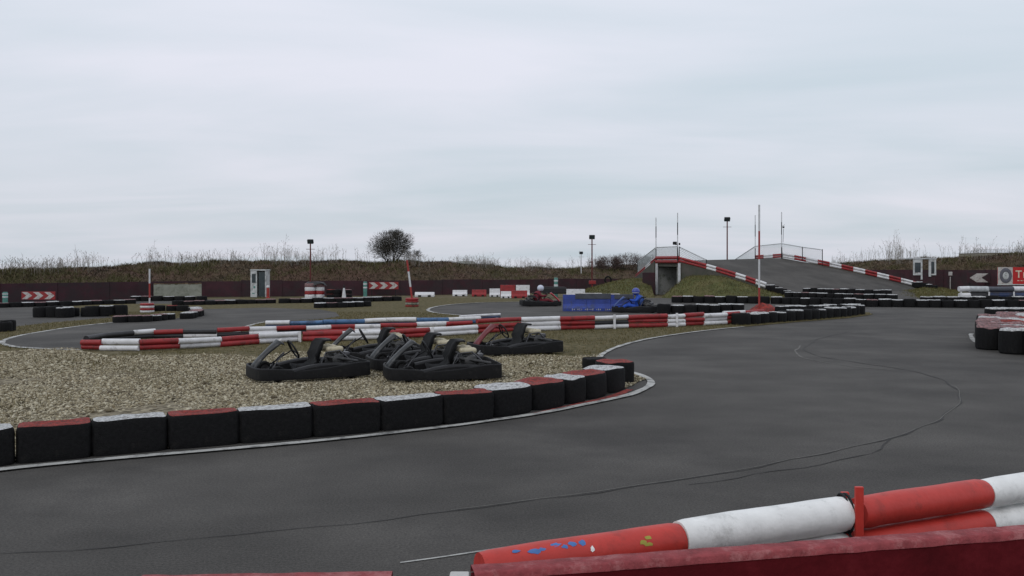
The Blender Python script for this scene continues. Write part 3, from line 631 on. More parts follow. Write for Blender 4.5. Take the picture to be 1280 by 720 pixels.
    b.box((-.44, 0, .42), (.12, .36, .04), bev=.01)
    b.build('tank', M[tank], root, smooth=60)
    # air filter + battery clutter
    b = MB(); b.box((-.66, .18, .36), (.1, .14, .09), bev=.02); b.tube([(-.6, -.2, .3), (-.7, 0, .42), (-.6, .2, .36), (-.4, .22, .3)], .013, 7); b.tube([(-.3, -.2, .2), (-.45, -.25, .36), (-.75, -.2, .3)], .01, 6)
    b.build('hose', M['frame'], root, smooth=40)
    for sy in (1, -1):
        b = MB(); b.box((.55, sy * .15, .14), (.04, .1, .14), bev=.01); b.build('pedal', M['frame'], root)
    # wheels
    for (x, y, r, w) in ((.6, .47, .125, .12), (.6, -.47, .125, .12), (-.62, .52, .135, .19), (-.62, -.52, .135, .19)):
        T = Matrix.Translation((x, y, r)) @ Matrix.Rotation(PI / 2, 4, 'X')
        b = MB(); b.lathe([(r * .55, -w / 2 * .8), (r * .8, -w / 2), (r * .97, -w / 2 * .85), (r, -w / 4), (r, w / 4), (r * .97, w / 2 * .85), (r * .8, w / 2), (r * .55, w / 2 * .8)], 24, T=T)
        wh = b.build('wheel', M['rubber'], root, smooth=40)
        b = MB(); b.lathe([(.001, -w * .3), (r * .3, -w * .32), (r * .54, -w * .4), (r * .54, w * .4), (r * .3, w * .32), (.001, w * .3)], 16, T=T); b.build('rim', M['frame'], wh, smooth=40)
proto = empty('kart', (0, 0, 0), 0, 'x', 'go-kart', 'empty karts parked on the gravel'); kart_mesh_parts(proto, num=True)
def seat_kart(k, p_front, p_rear, label):
    a = at(*p_front); c = at(*p_rear); d = a - c; d.z = 0; m = (a + c) / 2; ang = math.atan2(d.y, d.x)
    # given points lie on the camera-side lower edge; shift centre away from camera by half width
    nrm = Vector((-d.y, d.x, 0)).normalized(); nrm = nrm if nrm.y > 0 else -nrm
    k.scale = (.95, .95, .97); k.location = (m.x + nrm.x * .55, m.y + nrm.y * .55, .02); k.rotation_euler = (0, 0, ang); k['label'] = label
    for ch in k.children:
        if 'label' in ch: del ch['label']
seat_kart(proto, (318, 482), (466, 472), 'empty black kart alone at front left of the parked group, pale tag on its nose')
k2 = copy_tree(proto); seat_kart(k2, (482, 481), (630, 476), 'front right empty black kart, nearest the tyre kerb')
k3 = copy_tree(proto); seat_kart(k3, (412, 456), (532, 452), 'rearmost empty kart, between the front two and against the pipe barrier')
k4 = copy_tree(proto); seat_kart(k4, (468, 468), (597, 462), 'empty black kart directly behind the front right kart')
k5 = copy_tree(proto); seat_kart(k5, (596, 448), (712, 442), 'empty kart at the right of the parked group with a maroon fairing')
for k_ in (k2, k3, k4, k5):
    for ch in list(k_.children):
        if ch.name.startswith('number_plate'): bpy.data.objects.remove(ch)
M['maroonfair'] = mat('maroon_fairing', (.12, .015, .02), .45, .3)
for ch in list(k5.children):
    if ch.name.startswith('front_fairing'):
        ch.data = ch.data.copy(); ch.data.materials.clear(); ch.data.materials.append(M['maroonfair']); ch['label'] = 'maroon front fairing'

# driven karts with riders
M['jacketblue'] = mat('grey_blue_jacket', (.035, .075, .25), .9, .3, 12, .5, 30)
def rider(loc, rz, suit, helm, label):
    jacket = M['jacketblue'] if suit is M['suitblue'] else M['suitred']
    root = empty('person', loc, rz, label, 'person')
    J = {'pel': (-.06, 0, .20), 'sp': (-.13, 0, .36), 'ch': (-.15, 0, .52), 'nk': (-.07, 0, .66), 'hd': (-.04, 0, .74)}
    V = [J['pel'], J['sp'], J['ch'], J['nk'], J['hd']]; E = [(0, 1), (1, 2), (2, 3), (3, 4)]; R = [.17, .175, .185, .08, .08]
    for s in (1, -1):
        o = len(V); V += [(-.14, s * .19, .59), (.02, s * .27, .44), (.20, s * .16, .47), (.26, s * .13, .51)]; R += [.075, .055, .038, .034]; E += [(2, o), (o, o + 1), (o + 1, o + 2), (o + 2, o + 3)]
        o = len(V); V += [(.0, s * .12, .20), (.32, s * .18, .28), (.62, s * .14, .15), (.70, s * .14, .22)]; R += [.1, .075, .055, .035]; E += [(0, o), (o, o + 1), (o + 1, o + 2), (o + 2, o + 3)]
    me = bpy.data.meshes.new('body'); me.from_pydata(V, E, []); ob = bpy.data.objects.new('body', me); C.objects.link(ob); ob.parent = root; me.materials.append(suit)
    sk = ob.modifiers.new('skin', 'SKIN'); sk.use_smooth_shade = True
    for i, r in enumerate(R): me.skin_vertices[0].data[i].radius = (r, r)
    me.skin_vertices[0].data[0].use_root = True
    ss = ob.modifiers.new('sub', 'SUBSURF'); ss.levels = 2; ss.render_levels = 2
    hc = Vector((-.01, 0, .82))
    b = MB(); prof = []
    for i in range(13):
        a = -PI * .36 + (PI * .86) * i / 12; prof.append((max(.001, .135 * math.cos(a)), .145 * math.sin(a)))
    b.lathe(prof, 24, T=Matrix.Translation(hc) @ Matrix.Scale(1.12, 4, (1, 0, 0))); hm = b.build('helmet', helm, root, smooth=60); sol = hm.modifiers.new('s', 'SOLIDIFY'); sol.thickness = -.01
    b = MB(); rows = []
    for i in range(5):
        z = -.03 + .02 * i; rr = math.sqrt(1 - (z / .145) ** 2) * .139; rows.append([(hc.x + rr * 1.12 * math.cos(t), rr * math.sin(t), hc.z + z) for t in [(-1.1 + 2.2 * j / 12) for j in range(13)]])
    b.grid(rows); b.build('visor', M['visor'], hm, smooth=60)
    b = MB(); b.lathe([(max(.001, math.cos(-PI / 2 + PI * i / 12)), math.sin(-PI / 2 + PI * i / 12)) for i in range(13)], 20, T=Matrix.Translation((-.17, 0, .44)) @ Matrix.Rotation(.25, 4, 'Y') @ Matrix.Diagonal((.2, .235, .26, 1)))
    b.v = [(x + .012 * noise.noise(Vector((x * 14, y * 14, z * 14))), y, z + .01 * noise.noise(Vector((x * 9, z * 9, 5)))) for x, y, z in b.v]; b.build('jacket', jacket, root, smooth=60)
    b = MB(); b.grid([[(hc.x + rr_ * 1.12 * math.cos(t), rr_ * math.sin(t), hc.z + z_) for t in [(-2.4 + 4.8 * j / 20) for j in range(21)]] for z_, rr_ in ((-.1, .108), (-.06, .134), (-.035, .142))]); b.build('chin_band', M['post_white'], hm, smooth=60)
    # gloves with fingers curled round the wheel
    for s in (1, -1):
        b = MB(); w = Vector((.245, s * .135, .505)); b.tube([w + Vector((-.03, 0, -.015)), w, w + Vector((.04, 0, .018))], [.03, .036, .03], 8)
        for f in range(4):
            o_ = w + Vector((.045, s * (-.026 + .017 * f), .02)); L_ = (.9, 1.0, .95, .75)[f]; b.tube([o_, o_ + Vector((.035 * L_, 0, -.004)), o_ + Vector((.045 * L_, 0, -.03)), o_ + Vector((.022, 0, -.045 * L_))], [.009, .0085, .008, .007], 6)
        b.tube([w + Vector((0, -s * .028, 0)), w + Vector((.03, -s * .05, -.01)), w + Vector((.05, -s * .045, -.025))], [.011, .01, .008], 6); b.build('glove', M['dark'], root, smooth=60)
    return root
def driven(px0, px1, py, face, pod, fair, label, suit, helm, rl, rot=0):
    a = at(px0, py); c = at(px1, py); m = (a + c) / 2 + Vector((0, .55, 0)); rz = (0 if face > 0 else PI) + rot
    k = empty('kart', (m.x, m.y, .0), rz, label, 'go-kart', 'karts being driven'); kart_mesh_parts(k, pod, fair, 'dark'); rider((m.x, m.y, .02), rz, suit, helm, rl)
driven(651, 702, 383, 1, 'pod', 'kred', 'driven kart with red front fairing on the far bend, left of the blue barrier', M['suitred'], M['helmw'], 'person in dark red suit and white helmet driving the red kart', .12)
driven(768, 826, 391, -1, 'pod', 'kblue', 'dark blue kart being driven in front of the long blue barrier', M['suitblue'], M['helmb'], 'person in bright blue suit and blue helmet hunched in the blue kart', -.05)

# blue barrier
def blue_bar():
    a = at(704, 389); c = at(792, 388.5); root = empty('blue_barrier', (a.x, a.y + .25, 0), 0, 'long solid blue plastic barrier left of the blue kart, grey panels on top', 'barrier')
    L_ = c.x - a.x; b = MB(); secs = 3
    for i in range(secs):
        w = L_ / secs; x = i * w + w / 2
        poly = [(-.3, 0), (-.3, .12), (-.16, .3), (-.13, .68), (.13, .68), (.16, .3), (.3, .12), (.3, 0)]
        T = Matrix.Translation((i * w + .006, 0, 0)) @ Matrix(((0, 0, 1, 0), (1, 0, 0, 0), (0, 1, 0, 0), (0, 0, 0, 1)))
        b.prism(poly, 0, w - .012, T=T)
    b.build('barrier_body', M['bluebar'], root)
    b = MB(); b.box((L_ * .42, -.16, .62), (L_ * .5, .03, .22), bev=.01); b.box((L_ * .85, -.16, .6), (L_ * .26, .03, .2), bev=.01); b.build('panel', M['greypanel'], root)
    b = MB(); b.box((L_ * .38, 0, .72), (L_ * .34, .2, .06), bev=.02); b.box((L_ * .7, 0, .70), (L_ * .2, .2, .05), bev=.02); b.build('top_cap', M['signwhite'], root)
    b = MB()
    for i in range(26):
        if random.random() < .75: b.box((.3 + i * L_ * .026, -.306, .075), (.02 + random.random() * .02, .006, random.uniform(.03, .09)))
    b.build('white_marks', M['signwhite'], root)
blue_bar()
# plastic blocks far
def block(px0, px1, py, D, h, m, label):
    a = gx(px0, D); c = gx(px1, D); L_ = c.x - a.x; root = empty('barrier_block', ((a.x + c.x) / 2, D, 0), 0, label, 'barrier block', 'plastic blocks along the far wall'); b = MB()
    poly = [(-.25, 0), (-.25, .12), (-.14, .25), (-.11, h), (.11, h), (.14, .25), (.25, .12), (.25, 0)]
    T = Matrix.Translation((-L_ / 2, 0, 0)) @ Matrix(((0, 0, 1, 0), (1, 0, 0, 0), (0, 1, 0, 0), (0, 0, 0, 1)))
    b.prism(poly, 0, L_, T=T); o = b.build('block_body', M[m], root)
    b = MB(); b.box((-L_ * .25, -.26, .05), (L_ * .16, .03, .09)); b.box((L_ * .25, -.26, .05), (L_ * .16, .03, .09)); b.build('fork_slot', M['inner'], root)
block(519, 543, 0, 53, .28, 'white', 'low white block nearest the leaning red and white pole')
block(566, 584, 0, 54, .38, 'white', 'lone white block between two dark gaps by the far wall')
block(590, 608, 0, 53.5, .42, 'red', 'lone red block between two white ones by the far wall')
block(612, 625, 0, 53, .5, 'white', 'left white block of the joined run by the far bend')
block(625.5, 644, 0, 53.4, .72, 'red', 'tall red block behind the white one of the joined run')
block(626, 639, 0, 50.5, .4, 'white', 'low white block in front of the tall red block')
block(639.5, 659, 0, 50.5, .45, 'red', 'red block closest to the driven red kart')
block(645, 662, 0, 53.2, .72, 'white', 'tall white block right above the red block by the red kart')
block(708, 731, 0, 47, .62, 'white', 'white block showing over the left end of the blue barrier')

# ------------------------------------------------------------------ walls, berm
def path_wall(pts, h, label, cat='wall'):
    root = empty('boundary_wall', tuple(pts[0]), 0, label, cat, 'maroon boundary walls'); P = [Vector(p) for p in pts]
    for a, c in zip(P, P[1:]):
        L_ = (c - a).length; n = max(1, int(L_ / 2.4)); 
        for i in range(n):
            p, q = a.lerp(c, i / n), a.lerp(c, (i + 1) / n); mm = (p + q) / 2 - P[0]; d = q - p; hh = h * random.uniform(.97, 1.03)
            b = MB(); b.box((mm.x, mm.y, hh / 2), ((q - p).length - .02, .05, hh), rz=math.atan2(d.y, d.x)); b.box((p.x - P[0].x, p.y - P[0].y + .05, hh / 2), (.09, .09, hh * 1.02)); b.build('wall_panel', M['farwall'], root)
    return root
LW = [gx(-700, 36), gx(0, 43), gx(250, 52), gx(500, 55), gx(650, 60), gx(720, 63), gx(800, 66)]
path_wall(LW, 1.0, 'long maroon boundary wall running behind the left half of the track')
RW = [gx(1085, 66), gx(1180, 60), gx(1290, 54), (48, 50, 0)]
path_wall(RW, 1.66, 'higher maroon boundary wall right of the ramp')
def peak(px):  # pixel column -> (D base, D peak, zpeak)
    T = [(-700, 37, 44, 1.3), (0, 44, 50, 1.62), (120, 48, 54, 1.8), (250, 53, 59, 2.2), (500, 56, 62, 2.3), (600, 59, 66, 2.0), (650, 61, 69, 1.65), (740, 64, 74, 1.8), (800, 68, 78, 2.1), (900, 74, 84, 2.1), (1060, 70, 78, 2.2), (1090, 67.5, 74, 2.35), (1180, 61.5, 67, 2.65), (1290, 55.5, 62, 2.85), (1700, 46, 54, 3.0)]
    return interp(T, px)
bermrows = []; bermpts = []
for i in range(341):
    px = -700 + 2400 * i / 340; D0, D1, zp = peak(px); row_ = []
    for j in range(15):
        u = j / 14
        if u < .5: D = D0 + (D1 - D0) * (u / .5); z = .35 + (zp - .35) * (math.sin(u / .5 * PI / 2))
        else: D = D1 + (u - .5) / .5 * 14; z = zp * (1 - ((u - .5) / .5) ** 1.6)
        x = (px - 640) / F * D; nz = noise.noise(Vector((x * .35, D * .35, 0))) * .28 + noise.noise(Vector((x * 1.3, D * 1.3, 5))) * .13
        zz = max(-.05, z + nz * min(1, z)) if j > 0 else -.05
        row_.append((x, D, zz)); 
        if 0 < j < 10 and -60 < px < 1340: bermpts.append((x, D, zz))
    bermrows.append(row_)
b = MB(); b.grid(bermrows); tag(b.build('berm', M['bermgrass'], smooth=80), kind='structure')
BR = np.array(bermrows)
def berm_sample(n):
    i = np.random.uniform(92, 300, n); j = np.random.uniform(1, 9, n); i0 = i.astype(int); j0 = j.astype(int); u = (i - i0)[:, None]; v = (j - j0)[:, None]
    return BR[i0, j0] * (1 - u) * (1 - v) + BR[i0 + 1, j0] * u * (1 - v) + BR[i0, j0 + 1] * (1 - u) * v + BR[i0 + 1, j0 + 1] * u * v
p = berm_sample(80000)
nn_ = np.array([noise.noise(Vector((x * .45, y * .45, z * 1.5))) + .6 * noise.noise(Vector((x * 1.7, y * 1.7, z * 3))) for x, y, z in p]) + np.random.uniform(-.18, .18, len(p))
for sel, hgt, mm_, lab in ((nn_ < -.18, .16, 'darkblades', 'dark matted scrub in patches on the earth bank'), ((nn_ >= -.18) & (nn_ < .22), .2, 'dryblades', 'brown dry grass covering most of the earth bank'), (nn_ >= .22, .3, 'oliveblades', 'taller olive grass clumps on the earth bank')):
    q = p[sel]; blades(q[:, 0], q[:, 1], q[:, 2] - .03, hgt, .05, 'berm_grass', M[mm_], lean=.9, label=lab, cat='grass', kind='stuff')
# tall thin weeds on the crest: one uncountable mass
def weeds(n, name, seedclump=60):
    b = MB(); rnd = random.Random(11)
    centres = [rnd.uniform(-20, 1330) for _ in range(seedclump)]
    for i in range(n):
        px = rnd.choice(centres) + rnd.gauss(0, 10) if rnd.random() < .8 else rnd.uniform(-40, 1340)
        if 780 < px < 1040: continue
        D0, D1, zp = peak(px); D = D1 + rnd.uniform(-2.5, 1); x = (px - 640) / F * D; z = zp - .35
        h = rnd.choice([.4, .55, .7, .8, 1.0]) * (1.35 if px > 1060 else 1.0) * (.65 + .8 * abs(noise.noise(Vector((px * .013, 3, 1)))) * 2) + .35
        if rnd.random() < .04 or (px > 1060 and rnd.random() < .14): h *= 1.4
        lx, ly = rnd.gauss(0, .12) * h, rnd.gauss(0, .1) * h; P = [Vector((x, D, z)), Vector((x + lx * .4, D + ly * .4, z + h * .55)), Vector((x + lx, D + ly, z + h))]
        b.tube(P, [.011, .008, .004], 3, cap=False)
        for q in range(rnd.randint(1, 5)):
            u = rnd.uniform(.45, .95); s = P[0].lerp(P[2], u); a = rnd.uniform(0, 6.28); l = rnd.uniform(.08, .28); b.tube([s, s + Vector((math.cos(a) * l, math.sin(a) * l * .5, l * .9))], [.006, .003], 3, cap=False)
            if rnd.random() < .4: e = s + Vector((math.cos(a) * l, math.sin(a) * l * .5, l * .9)); b.tube([e, e + Vector((0, 0, .06))], [.018, .008], 4)
    return tag(b.build(name, M['weedstalk']), 'tall thin dead weed stalks sticking up along the bank crest', 'weeds', kind='stuff')
weeds(1700, 'tall_weeds')

# leafless bushes
def bush(base, w, h, m, name, label, cat, group=None, n=5200, trunk=True, seed=1):
    rnd = random.Random(seed); root = empty(name, tuple(base), 0, label, cat, group); b = MB()
    tips = []
    for i in range(16):
        a = rnd.uniform(0, 2 * PI); t = rnd.uniform(.1, 1); p0 = Vector((rnd.gauss(0, .04 * w), rnd.gauss(0, .04 * w), -.3)); pts = [p0]; d = Vector((math.cos(a) * t * .8, math.sin(a) * t * .8, 1)).normalized()
        L_ = h * rnd.uniform(.6, .85)
        for s in range(5): d = (d + Vector((rnd.gauss(0, .12), rnd.gauss(0, .12), rnd.gauss(0, .05)))).normalized(); pts.append(pts[-1] + d * L_ / 4.5)
        b.tube(pts, [.05 * w / 3, .04 * w / 3, .03 * w / 3, .022 * w / 3, .014 * w / 3, .006], 5); tips += pts[2:]
    b.build('trunk', M['bark'], root)
    b = MB(); blobs = [(Vector((rnd.uniform(-.33, .33) * w, rnd.uniform(-.3, .3) * w, h * rnd.uniform(.35, .8))), rnd.uniform(.16, .28) * w) for _ in range(12)] + [(Vector((0, 0, h * .5)), .4 * w)] * 2
    for i in range(n):
        c, r = rnd.choice(blobs); dv_ = Vector((rnd.gauss(0, 1), rnd.gauss(0, 1), rnd.gauss(0, 1))).normalized(); p = c + dv_ * r * rnd.random() ** .55
        p.z = p.z if p.z < h * .8 else h * .8 + (p.z - h * .8) * .6
        if p.z < .05: continue
        out = (p - Vector((0, 0, h * .25))).normalized(); l = rnd.uniform(.12, .34) * (w / 3)
        e = p + (out + Vector((rnd.gauss(0, .45), rnd.gauss(0, .45), rnd.gauss(0, .3)))).normalized() * l; s = Vector((rnd.gauss(0, 1), rnd.gauss(0, 1), rnd.gauss(0, 1))).normalized() * .014
        b.add([p - s, p + s, e], [(0, 1, 2)])
        if rnd.random() < .35: s2 = Vector((rnd.gauss(0, 1), rnd.gauss(0, 1), rnd.gauss(0, 1))).normalized() * .035; b.add([e - s2, e + s2, e + s2.cross(out)], [(0, 1, 2)])
    b.build('crown', M[m], root); return root
bush(gx(488, 62, 2.1), 3.1, 2.7, 'twig', 'bush', 'round dark leafless bush standing alone on the left bank', 'bush', n=9500, seed=4)
bush(gx(516, 62.5, 2.0), 1.5, 1.2, 'twig', 'bush', 'small leafless bush tucked right of the round bush', 'bush', n=900, seed=8)
for i, (px, w, h, s) in enumerate([(762, 2.6, 1.3, 1), (782, 2.8, 1.5, 2), (803, 2.6, 1.3, 3), (748, 2.2, .9, 4)]):
    bush(gx(px, 72, 1.5), w, h, 'twigred', 'shrub', ['reddish brown shrub second from left beside the bridge', 'tallest reddish brown shrub left of the bridge fence', 'reddish brown shrub right behind the bridge fence', 'lowest leftmost reddish brown shrub near the floodlights'][i], 'shrub', 'brown shrubs left of the bridge', n=2200, seed=20 + s)

# ------------------------------------------------------------------ ramp and bridge
def lerpP(a, b, t): return a.lerp(b, t)
A0 = pd(820, 326, 57); A1 = pd(848, 326, 54.2); Lf = pd(987, 369.5, 49.5); Lg = Vector((19.4, 46.8, .006))
B0 = pd(944, 324.5, 61); B1 = pd(978, 322.5, 59); Rf = pd(1156, 361.5, 57.5); Rg = Vector((32.2, 54.5, .006))
Am = pd(795, 347, 62); Bm = pd(905, 345, 67); An = Vector((7.6, 68, .0)); Bn = Vector((14.5, 74, .0))
near = [An, Am, A0, A1] + [A1.lerp(Lf, t) + Vector((0, 0, .12 * math.sin(PI * t) if t < .5 else .12 * math.sin(PI * t))) for t in (.2, .4, .6, .8)] + [Lf, Lg]
farE = [Bn, Bm, B0, B1] + [B1.lerp(Rf, t) + Vector((0, 0, .1 * math.sin(PI * t))) for t in (.2, .4, .6, .8)] + [Rf, Rg]
b = MB(); b.grid([[a.lerp(c, j / 10) for j in range(11)] for a, c in zip(near, farE)]); o = b.build('ramp_road', M['asphalt'], smooth=60); tag(o, kind='structure')
# structure below
br = empty('kart_bridge', (A0.x, A0.y, 0), 0, 'raised kart bridge with concrete abutments and brown side boards under the ramp road', 'bridge'); O = Vector((A0.x, A0.y, 0))
def quadwall(pts, z1off, m, name, zb=0, th=.12, side=-1):
    """wall under a 3D edge polyline, thickness towards the camera"""
    b = MB(); 
    for a, c in zip(pts, pts[1:]):
        a, c = a - O, c - O; d = Vector((c.x - a.x, c.y - a.y, 0)).normalized(); n = Vector((d.y, -d.x, 0)) * th
        v = [Vector((a.x, a.y, zb)), Vector((c.x, c.y, zb)), Vector((c.x, c.y, max(zb + .01, c.z + z1off))), Vector((a.x, a.y, max(zb + .01, a.z + z1off)))]
        vs = v + [q + n for q in v]; b.add(vs, [(0, 1, 2, 3), (7, 6, 5, 4), (0, 4, 5, 1), (3, 2, 6, 7), (0, 3, 7, 4), (1, 5, 6, 2)])
    return b.build(name, M[m], br)
quadwall(near[3:9], -.03, 'planks', 'side_wall'); quadwall(near[:3], -.03, 'planks', 'side_wall'); quadwall(farE[3:9], -.03, 'planks', 'side_wall', th=-.1); quadwall(farE[:3], -.03, 'planks', 'side_wall', th=-.1)
b = MB(); slab = [A0, A1, B1, B0]; v = [q - O for q in slab]; b.add([q + Vector((0, 0, -.02)) for q in v] + [q + Vector((0, 0, -.38)) for q in v], [(0, 1, 2, 3), (7, 6, 5, 4), (0, 4, 5, 1), (1, 5, 6, 2), (2, 6, 7, 3), (3, 7, 4, 0)]); b.build('deck_slab', M['planks'], br)
for a, c in ((A0, B0), (A1, B1)):
    a, c = a - O, c - O; d = Vector((c.x - a.x, c.y - a.y, 0)).normalized(); n = Vector((d.y, -d.x, 0)) * .14; b = MB()
    v = [Vector((a.x, a.y, 0)), Vector((c.x, c.y, 0)), Vector((c.x, c.y, 1.84)), Vector((a.x, a.y, 1.84))]; 
    if a is not None: vs = [q - n for q in v] + [q + n for q in v]
    b.add(vs, [(0, 1, 2, 3), (7, 6, 5, 4), (0, 4, 5, 1), (3, 2, 6, 7), (0, 3, 7, 4), (1, 5, 6, 2)]); b.build('abutment', M['concrete'], br)
for q in (A0, A1):
    b = MB(); p = q - O; b.box((p.x, p.y - .28, 1.05), (.14, .14, 2.1), bev=.01); b.build('support_post', M['post_white'], br)
# kerbs (red / white boards) along the edges
def kerb(edge, n, label, h=.3, off=.02, pat='rw', group='red and white kerbs of the ramp', planks=2):
    root = empty('ramp_kerb', tuple(edge[0]), 0, label, 'kerb', group); P = resample(edge, sum((b - a).length for a, b in zip(edge, edge[1:])) / n); E0 = edge[0]
    for i, (a, c) in enumerate(zip(P, P[1:])):
        a, c = a - E0, c - E0; col = 'red' if pat[i % len(pat)] == 'r' else 'white'; b = MB(); d = (c - a)
        for q in range(planks):
            r_ = h / planks / 2; b.tube([a + Vector((0, -.02, r_ + q * 2 * r_)), c + Vector((0, -.02, r_ + q * 2 * r_)) - d * .01], r_ * .92, 8)
        o = b.build('kerb_section', M[col], root, smooth=50); o['label'] = col + ' kerb section'
up = Vector((0, 0, .02))
kerb([q + up + Vector((0, -.15, -.2)) for q in (A0, A1)], 3, 'short red board rail across the bridge above the tunnel', h=.5, pat='rrr')
kerb([q + up + Vector((0, -.1, -.10)) for q in near[3:8]], 9, 'red and white kerb descending the near side of the ramp', pat='rrrwrrwrw', h=.36)
kerb([q + up for q in (B0, B1)], 3, 'red and white kerb at the ramp crest on the far side', pat='rwr')
kerb([q + up + Vector((0, 0, 0)) for q in farE[3:9]], 12, 'long red and white kerb descending the far side of the ramp', pat='wrwrwrw'[:6], h=.36)
kerb([q + up + Vector((0, -.1, 0)) for q in (Am, A0)], 4, 'red and black rail climbing the left side of the bridge', pat='rrwr', h=.25)
for i in range(6):
    t = i / 5; p = near[7].lerp(Lf, .15 + .85 * t); put_tyre((p.x, p.y - .2, max(0, p.z - .12)), .27, .27, .34, 0, 'wbwbww'[i], 0, '%s tyre, %s down the near foot of the ramp' % (TOPS['wbwbww'[i]][1], ordw(i)), 'tyres at the near ramp foot')
for i in range(4):
    t = i / 3; p = farE[7].lerp(Rf, .55 + .5 * t) + Vector((.3, 0, 0)); put_tyre((p.x, p.y - .2, max(0, p.z - .1)), .34, .3, .4, 0, 'wbwb'[i], 0, '%s tyre, %s along the far foot of the ramp' % (TOPS['wbwb'[i]][1], ordw(i)), 'tyres at the far ramp foot')
# banks
def bank(name, ridge, foot, m, rows=8, kind='structure'):
    b = MB(); R_ = []
    for j in range(rows + 1):
        u = j / rows; r = []
        A_ = resample(ridge, .7); n = len(A_); 
        for i in range(n):
            t = i / (n - 1); f = interp([(k_ / (len(foot) - 1), *foot[k_]) for k_ in range(len(foot))], t); p = A_[i].lerp(Vector(f), u)
            z = A_[i].z + (f[2] - A_[i].z) * (u ** 1.2); r.append((p.x, p.y, z + (noise.noise(Vector((p.x * .9, p.y * .9, 2))) * .12 if 0 < j < rows else 0)))
        R_.append(r)
    b.grid(R_); return tag(b.build(name, m, smooth=80), kind=kind)
rid = [Vector((A1.x - .1, A1.y - .6, .75)), Vector((A1.x + .5, A1.y - .45, 1.35))] + [Vector((q.x, q.y - .25, max(.12, q.z - .22))) for q in near[5:9]]
ft = [tuple(gx(826, 50.8, -.02)), tuple(gx(845, 49.5, -.02)), tuple(gx(900, 47.5, -.02)), tuple(gx(940, 46.5, -.02)), tuple(gx(985, 46.3, -.02))]
bank('grass_bank', rid, ft, M['greenbank'])
bank('grass_bank', [gx(716, 57, .0), gx(745, 58, .55), gx(775, 58.5, 1.0), gx(800, 58.5, 1.15), gx(812, 58, .9)], [tuple(gx(706, 49.5, -.02)), tuple(gx(750, 50.5, -.02)), tuple(gx(818, 51.5, -.02))], M['greenbank'])
bank('grass_bank', [gx(1110, 62, .35), gx(1150, 60, .55), gx(1180, 58.5, .4), gx(1215, 56, .1)], [tuple(gx(1125, 51, -.02)), tuple(gx(1170, 48.5, -.02)), tuple(gx(1215, 48, -.02))], M['greenbank'])
pts_ = []
for o in bpy.data.objects:
    if o.name.startswith('grass_bank'):
        vs = np.array([v.co[:] for v in o.data.vertices])
        for f in o.data.polygons:
            q = vs[list(f.vertices)]; k_ = int(f.area * 130) + 1; u = np.random.uniform(0, 1, (k_, 1)); v = np.random.uniform(0, 1, (k_, 1))
            pts_.append((q[0] * (1 - u) + q[1] * u) * (1 - v) + (q[3] * (1 - u) + q[2] * u) * v)
p = np.concatenate(pts_); blades(p[:, 0], p[:, 1], p[:, 2] - .02, .13, .035, 'bank_grass', M['bankblades'], lean=.5, label='rough green and straw grass on the banks beside the bridge and ramp', cat='grass', kind='stuff')
dg = bpy.context.evaluated_depsgraph_get
# red panel beside the tunnel
b = MB(); p = pd(811, 352, 56); b.box((p.x, p.y, .75), (.85, .06, 1.5), bev=.01); tag(b.build('panel', M['farwall']), 'dark red board standing left of the bridge tunnel mouth', 'panel')

# fences on the bridge
def mesh_fence(tops, bots, label):
    E0 = bots[0].copy(); root = empty('wire_fence', tuple(E0), 0, label, 'fence', 'wire fences on the kart bridge')
    tops = [t - E0 for t in tops]; bots = [t - E0 for t in bots]
    b = MB(); 
    for t, q in zip(tops, bots): b.tube([q - Vector((0, 0, .1)), t + Vector((0, 0, .03))], .03, 6)
    b.build('fence_post', M['dark'], root)
    b = MB(); b.tube([t + Vector((0, 0, -.02 + .03 * random.random())) for t in tops], .03, 6); b.build('top_rail', M['steel'], root)
    b = MB()
    for (t0, q0), (t1, q1) in zip(zip(tops, bots), zip(tops[1:], bots[1:])):
        L_ = (q1 - q0).length; n = max(3, int(L_ / .13)); m = max(3, int((t0 - q0).length / .13))
        pt = lambda u, v: (q0.lerp(q1, u)).lerp(t0.lerp(t1, u), v)
        for i in range(-m, n + 1):
            for sgn in (0, 1):
                u0, v0, u1, v1 = i / n, 0, (i + m) / n, 1
                if u0 < 0: v0 = -u0 * n / m; u0 = 0
                if u1 > 1: v1 = 1 - (u1 - 1) * n / m; u1 = 1
                if v1 <= v0: continue
                if sgn: u0, u1 = 1 - u0, 1 - u1
                b.tube([pt(u0, v0), pt(u1, v1)], .009, 3, cap=False)
    b.build('wire_mesh', M['wire'], root)
z1 = Vector((0, 0, .02))
nq = near[4].lerp(near[5], .3)
mesh_fence([pd(797, 327, 61.5), pd(820, 309, 57), pd(847, 308, 54.2)], [pd(797, 344, 61.5), A0 + z1, A1 + z1], 'wire fence on the left side and over the tunnel mouth of the bridge')
mesh_fence([pd(849, 308.5, 54.2), pd(883, 325, 53.1)], [A1 + z1 + Vector((.06, 0, 0)), pd(883, 334, 53.1)], 'wire fence sloping down right of the tunnel mouth')
mesh_fence([pd(918, 325, 64), pd(944, 308, 61), pd(977, 304.5, 59), pd(1003, 309, 58.7), pd(1028, 312, 58.5)], [pd(918, 330, 64), B0 + z1, B1 + z1, pd(1003, 324, 58.7), pd(1028, 331, 58.5)], 'wire fence along the far side of the ramp crest')
def striped_pole(px, D, ztop, zbot, r, segs, label, group=None, lean=0, mats=('post_white', 'post_red')):
    p = gx(px, D, zbot); root = empty('marker_pole', tuple(p), 0, label, 'pole', group); n = len(segs); z = 0
    for f, m in segs:
        h = (ztop - zbot) * f; b = MB(); b.tube([(lean * z, 0, z), (lean * (z + h), 0, z + h)], r, 8); o = b.build('pole_section', M[m], root, smooth=50); z += h
    return root
def zt(py, D): return H - (py - HY) / F * D
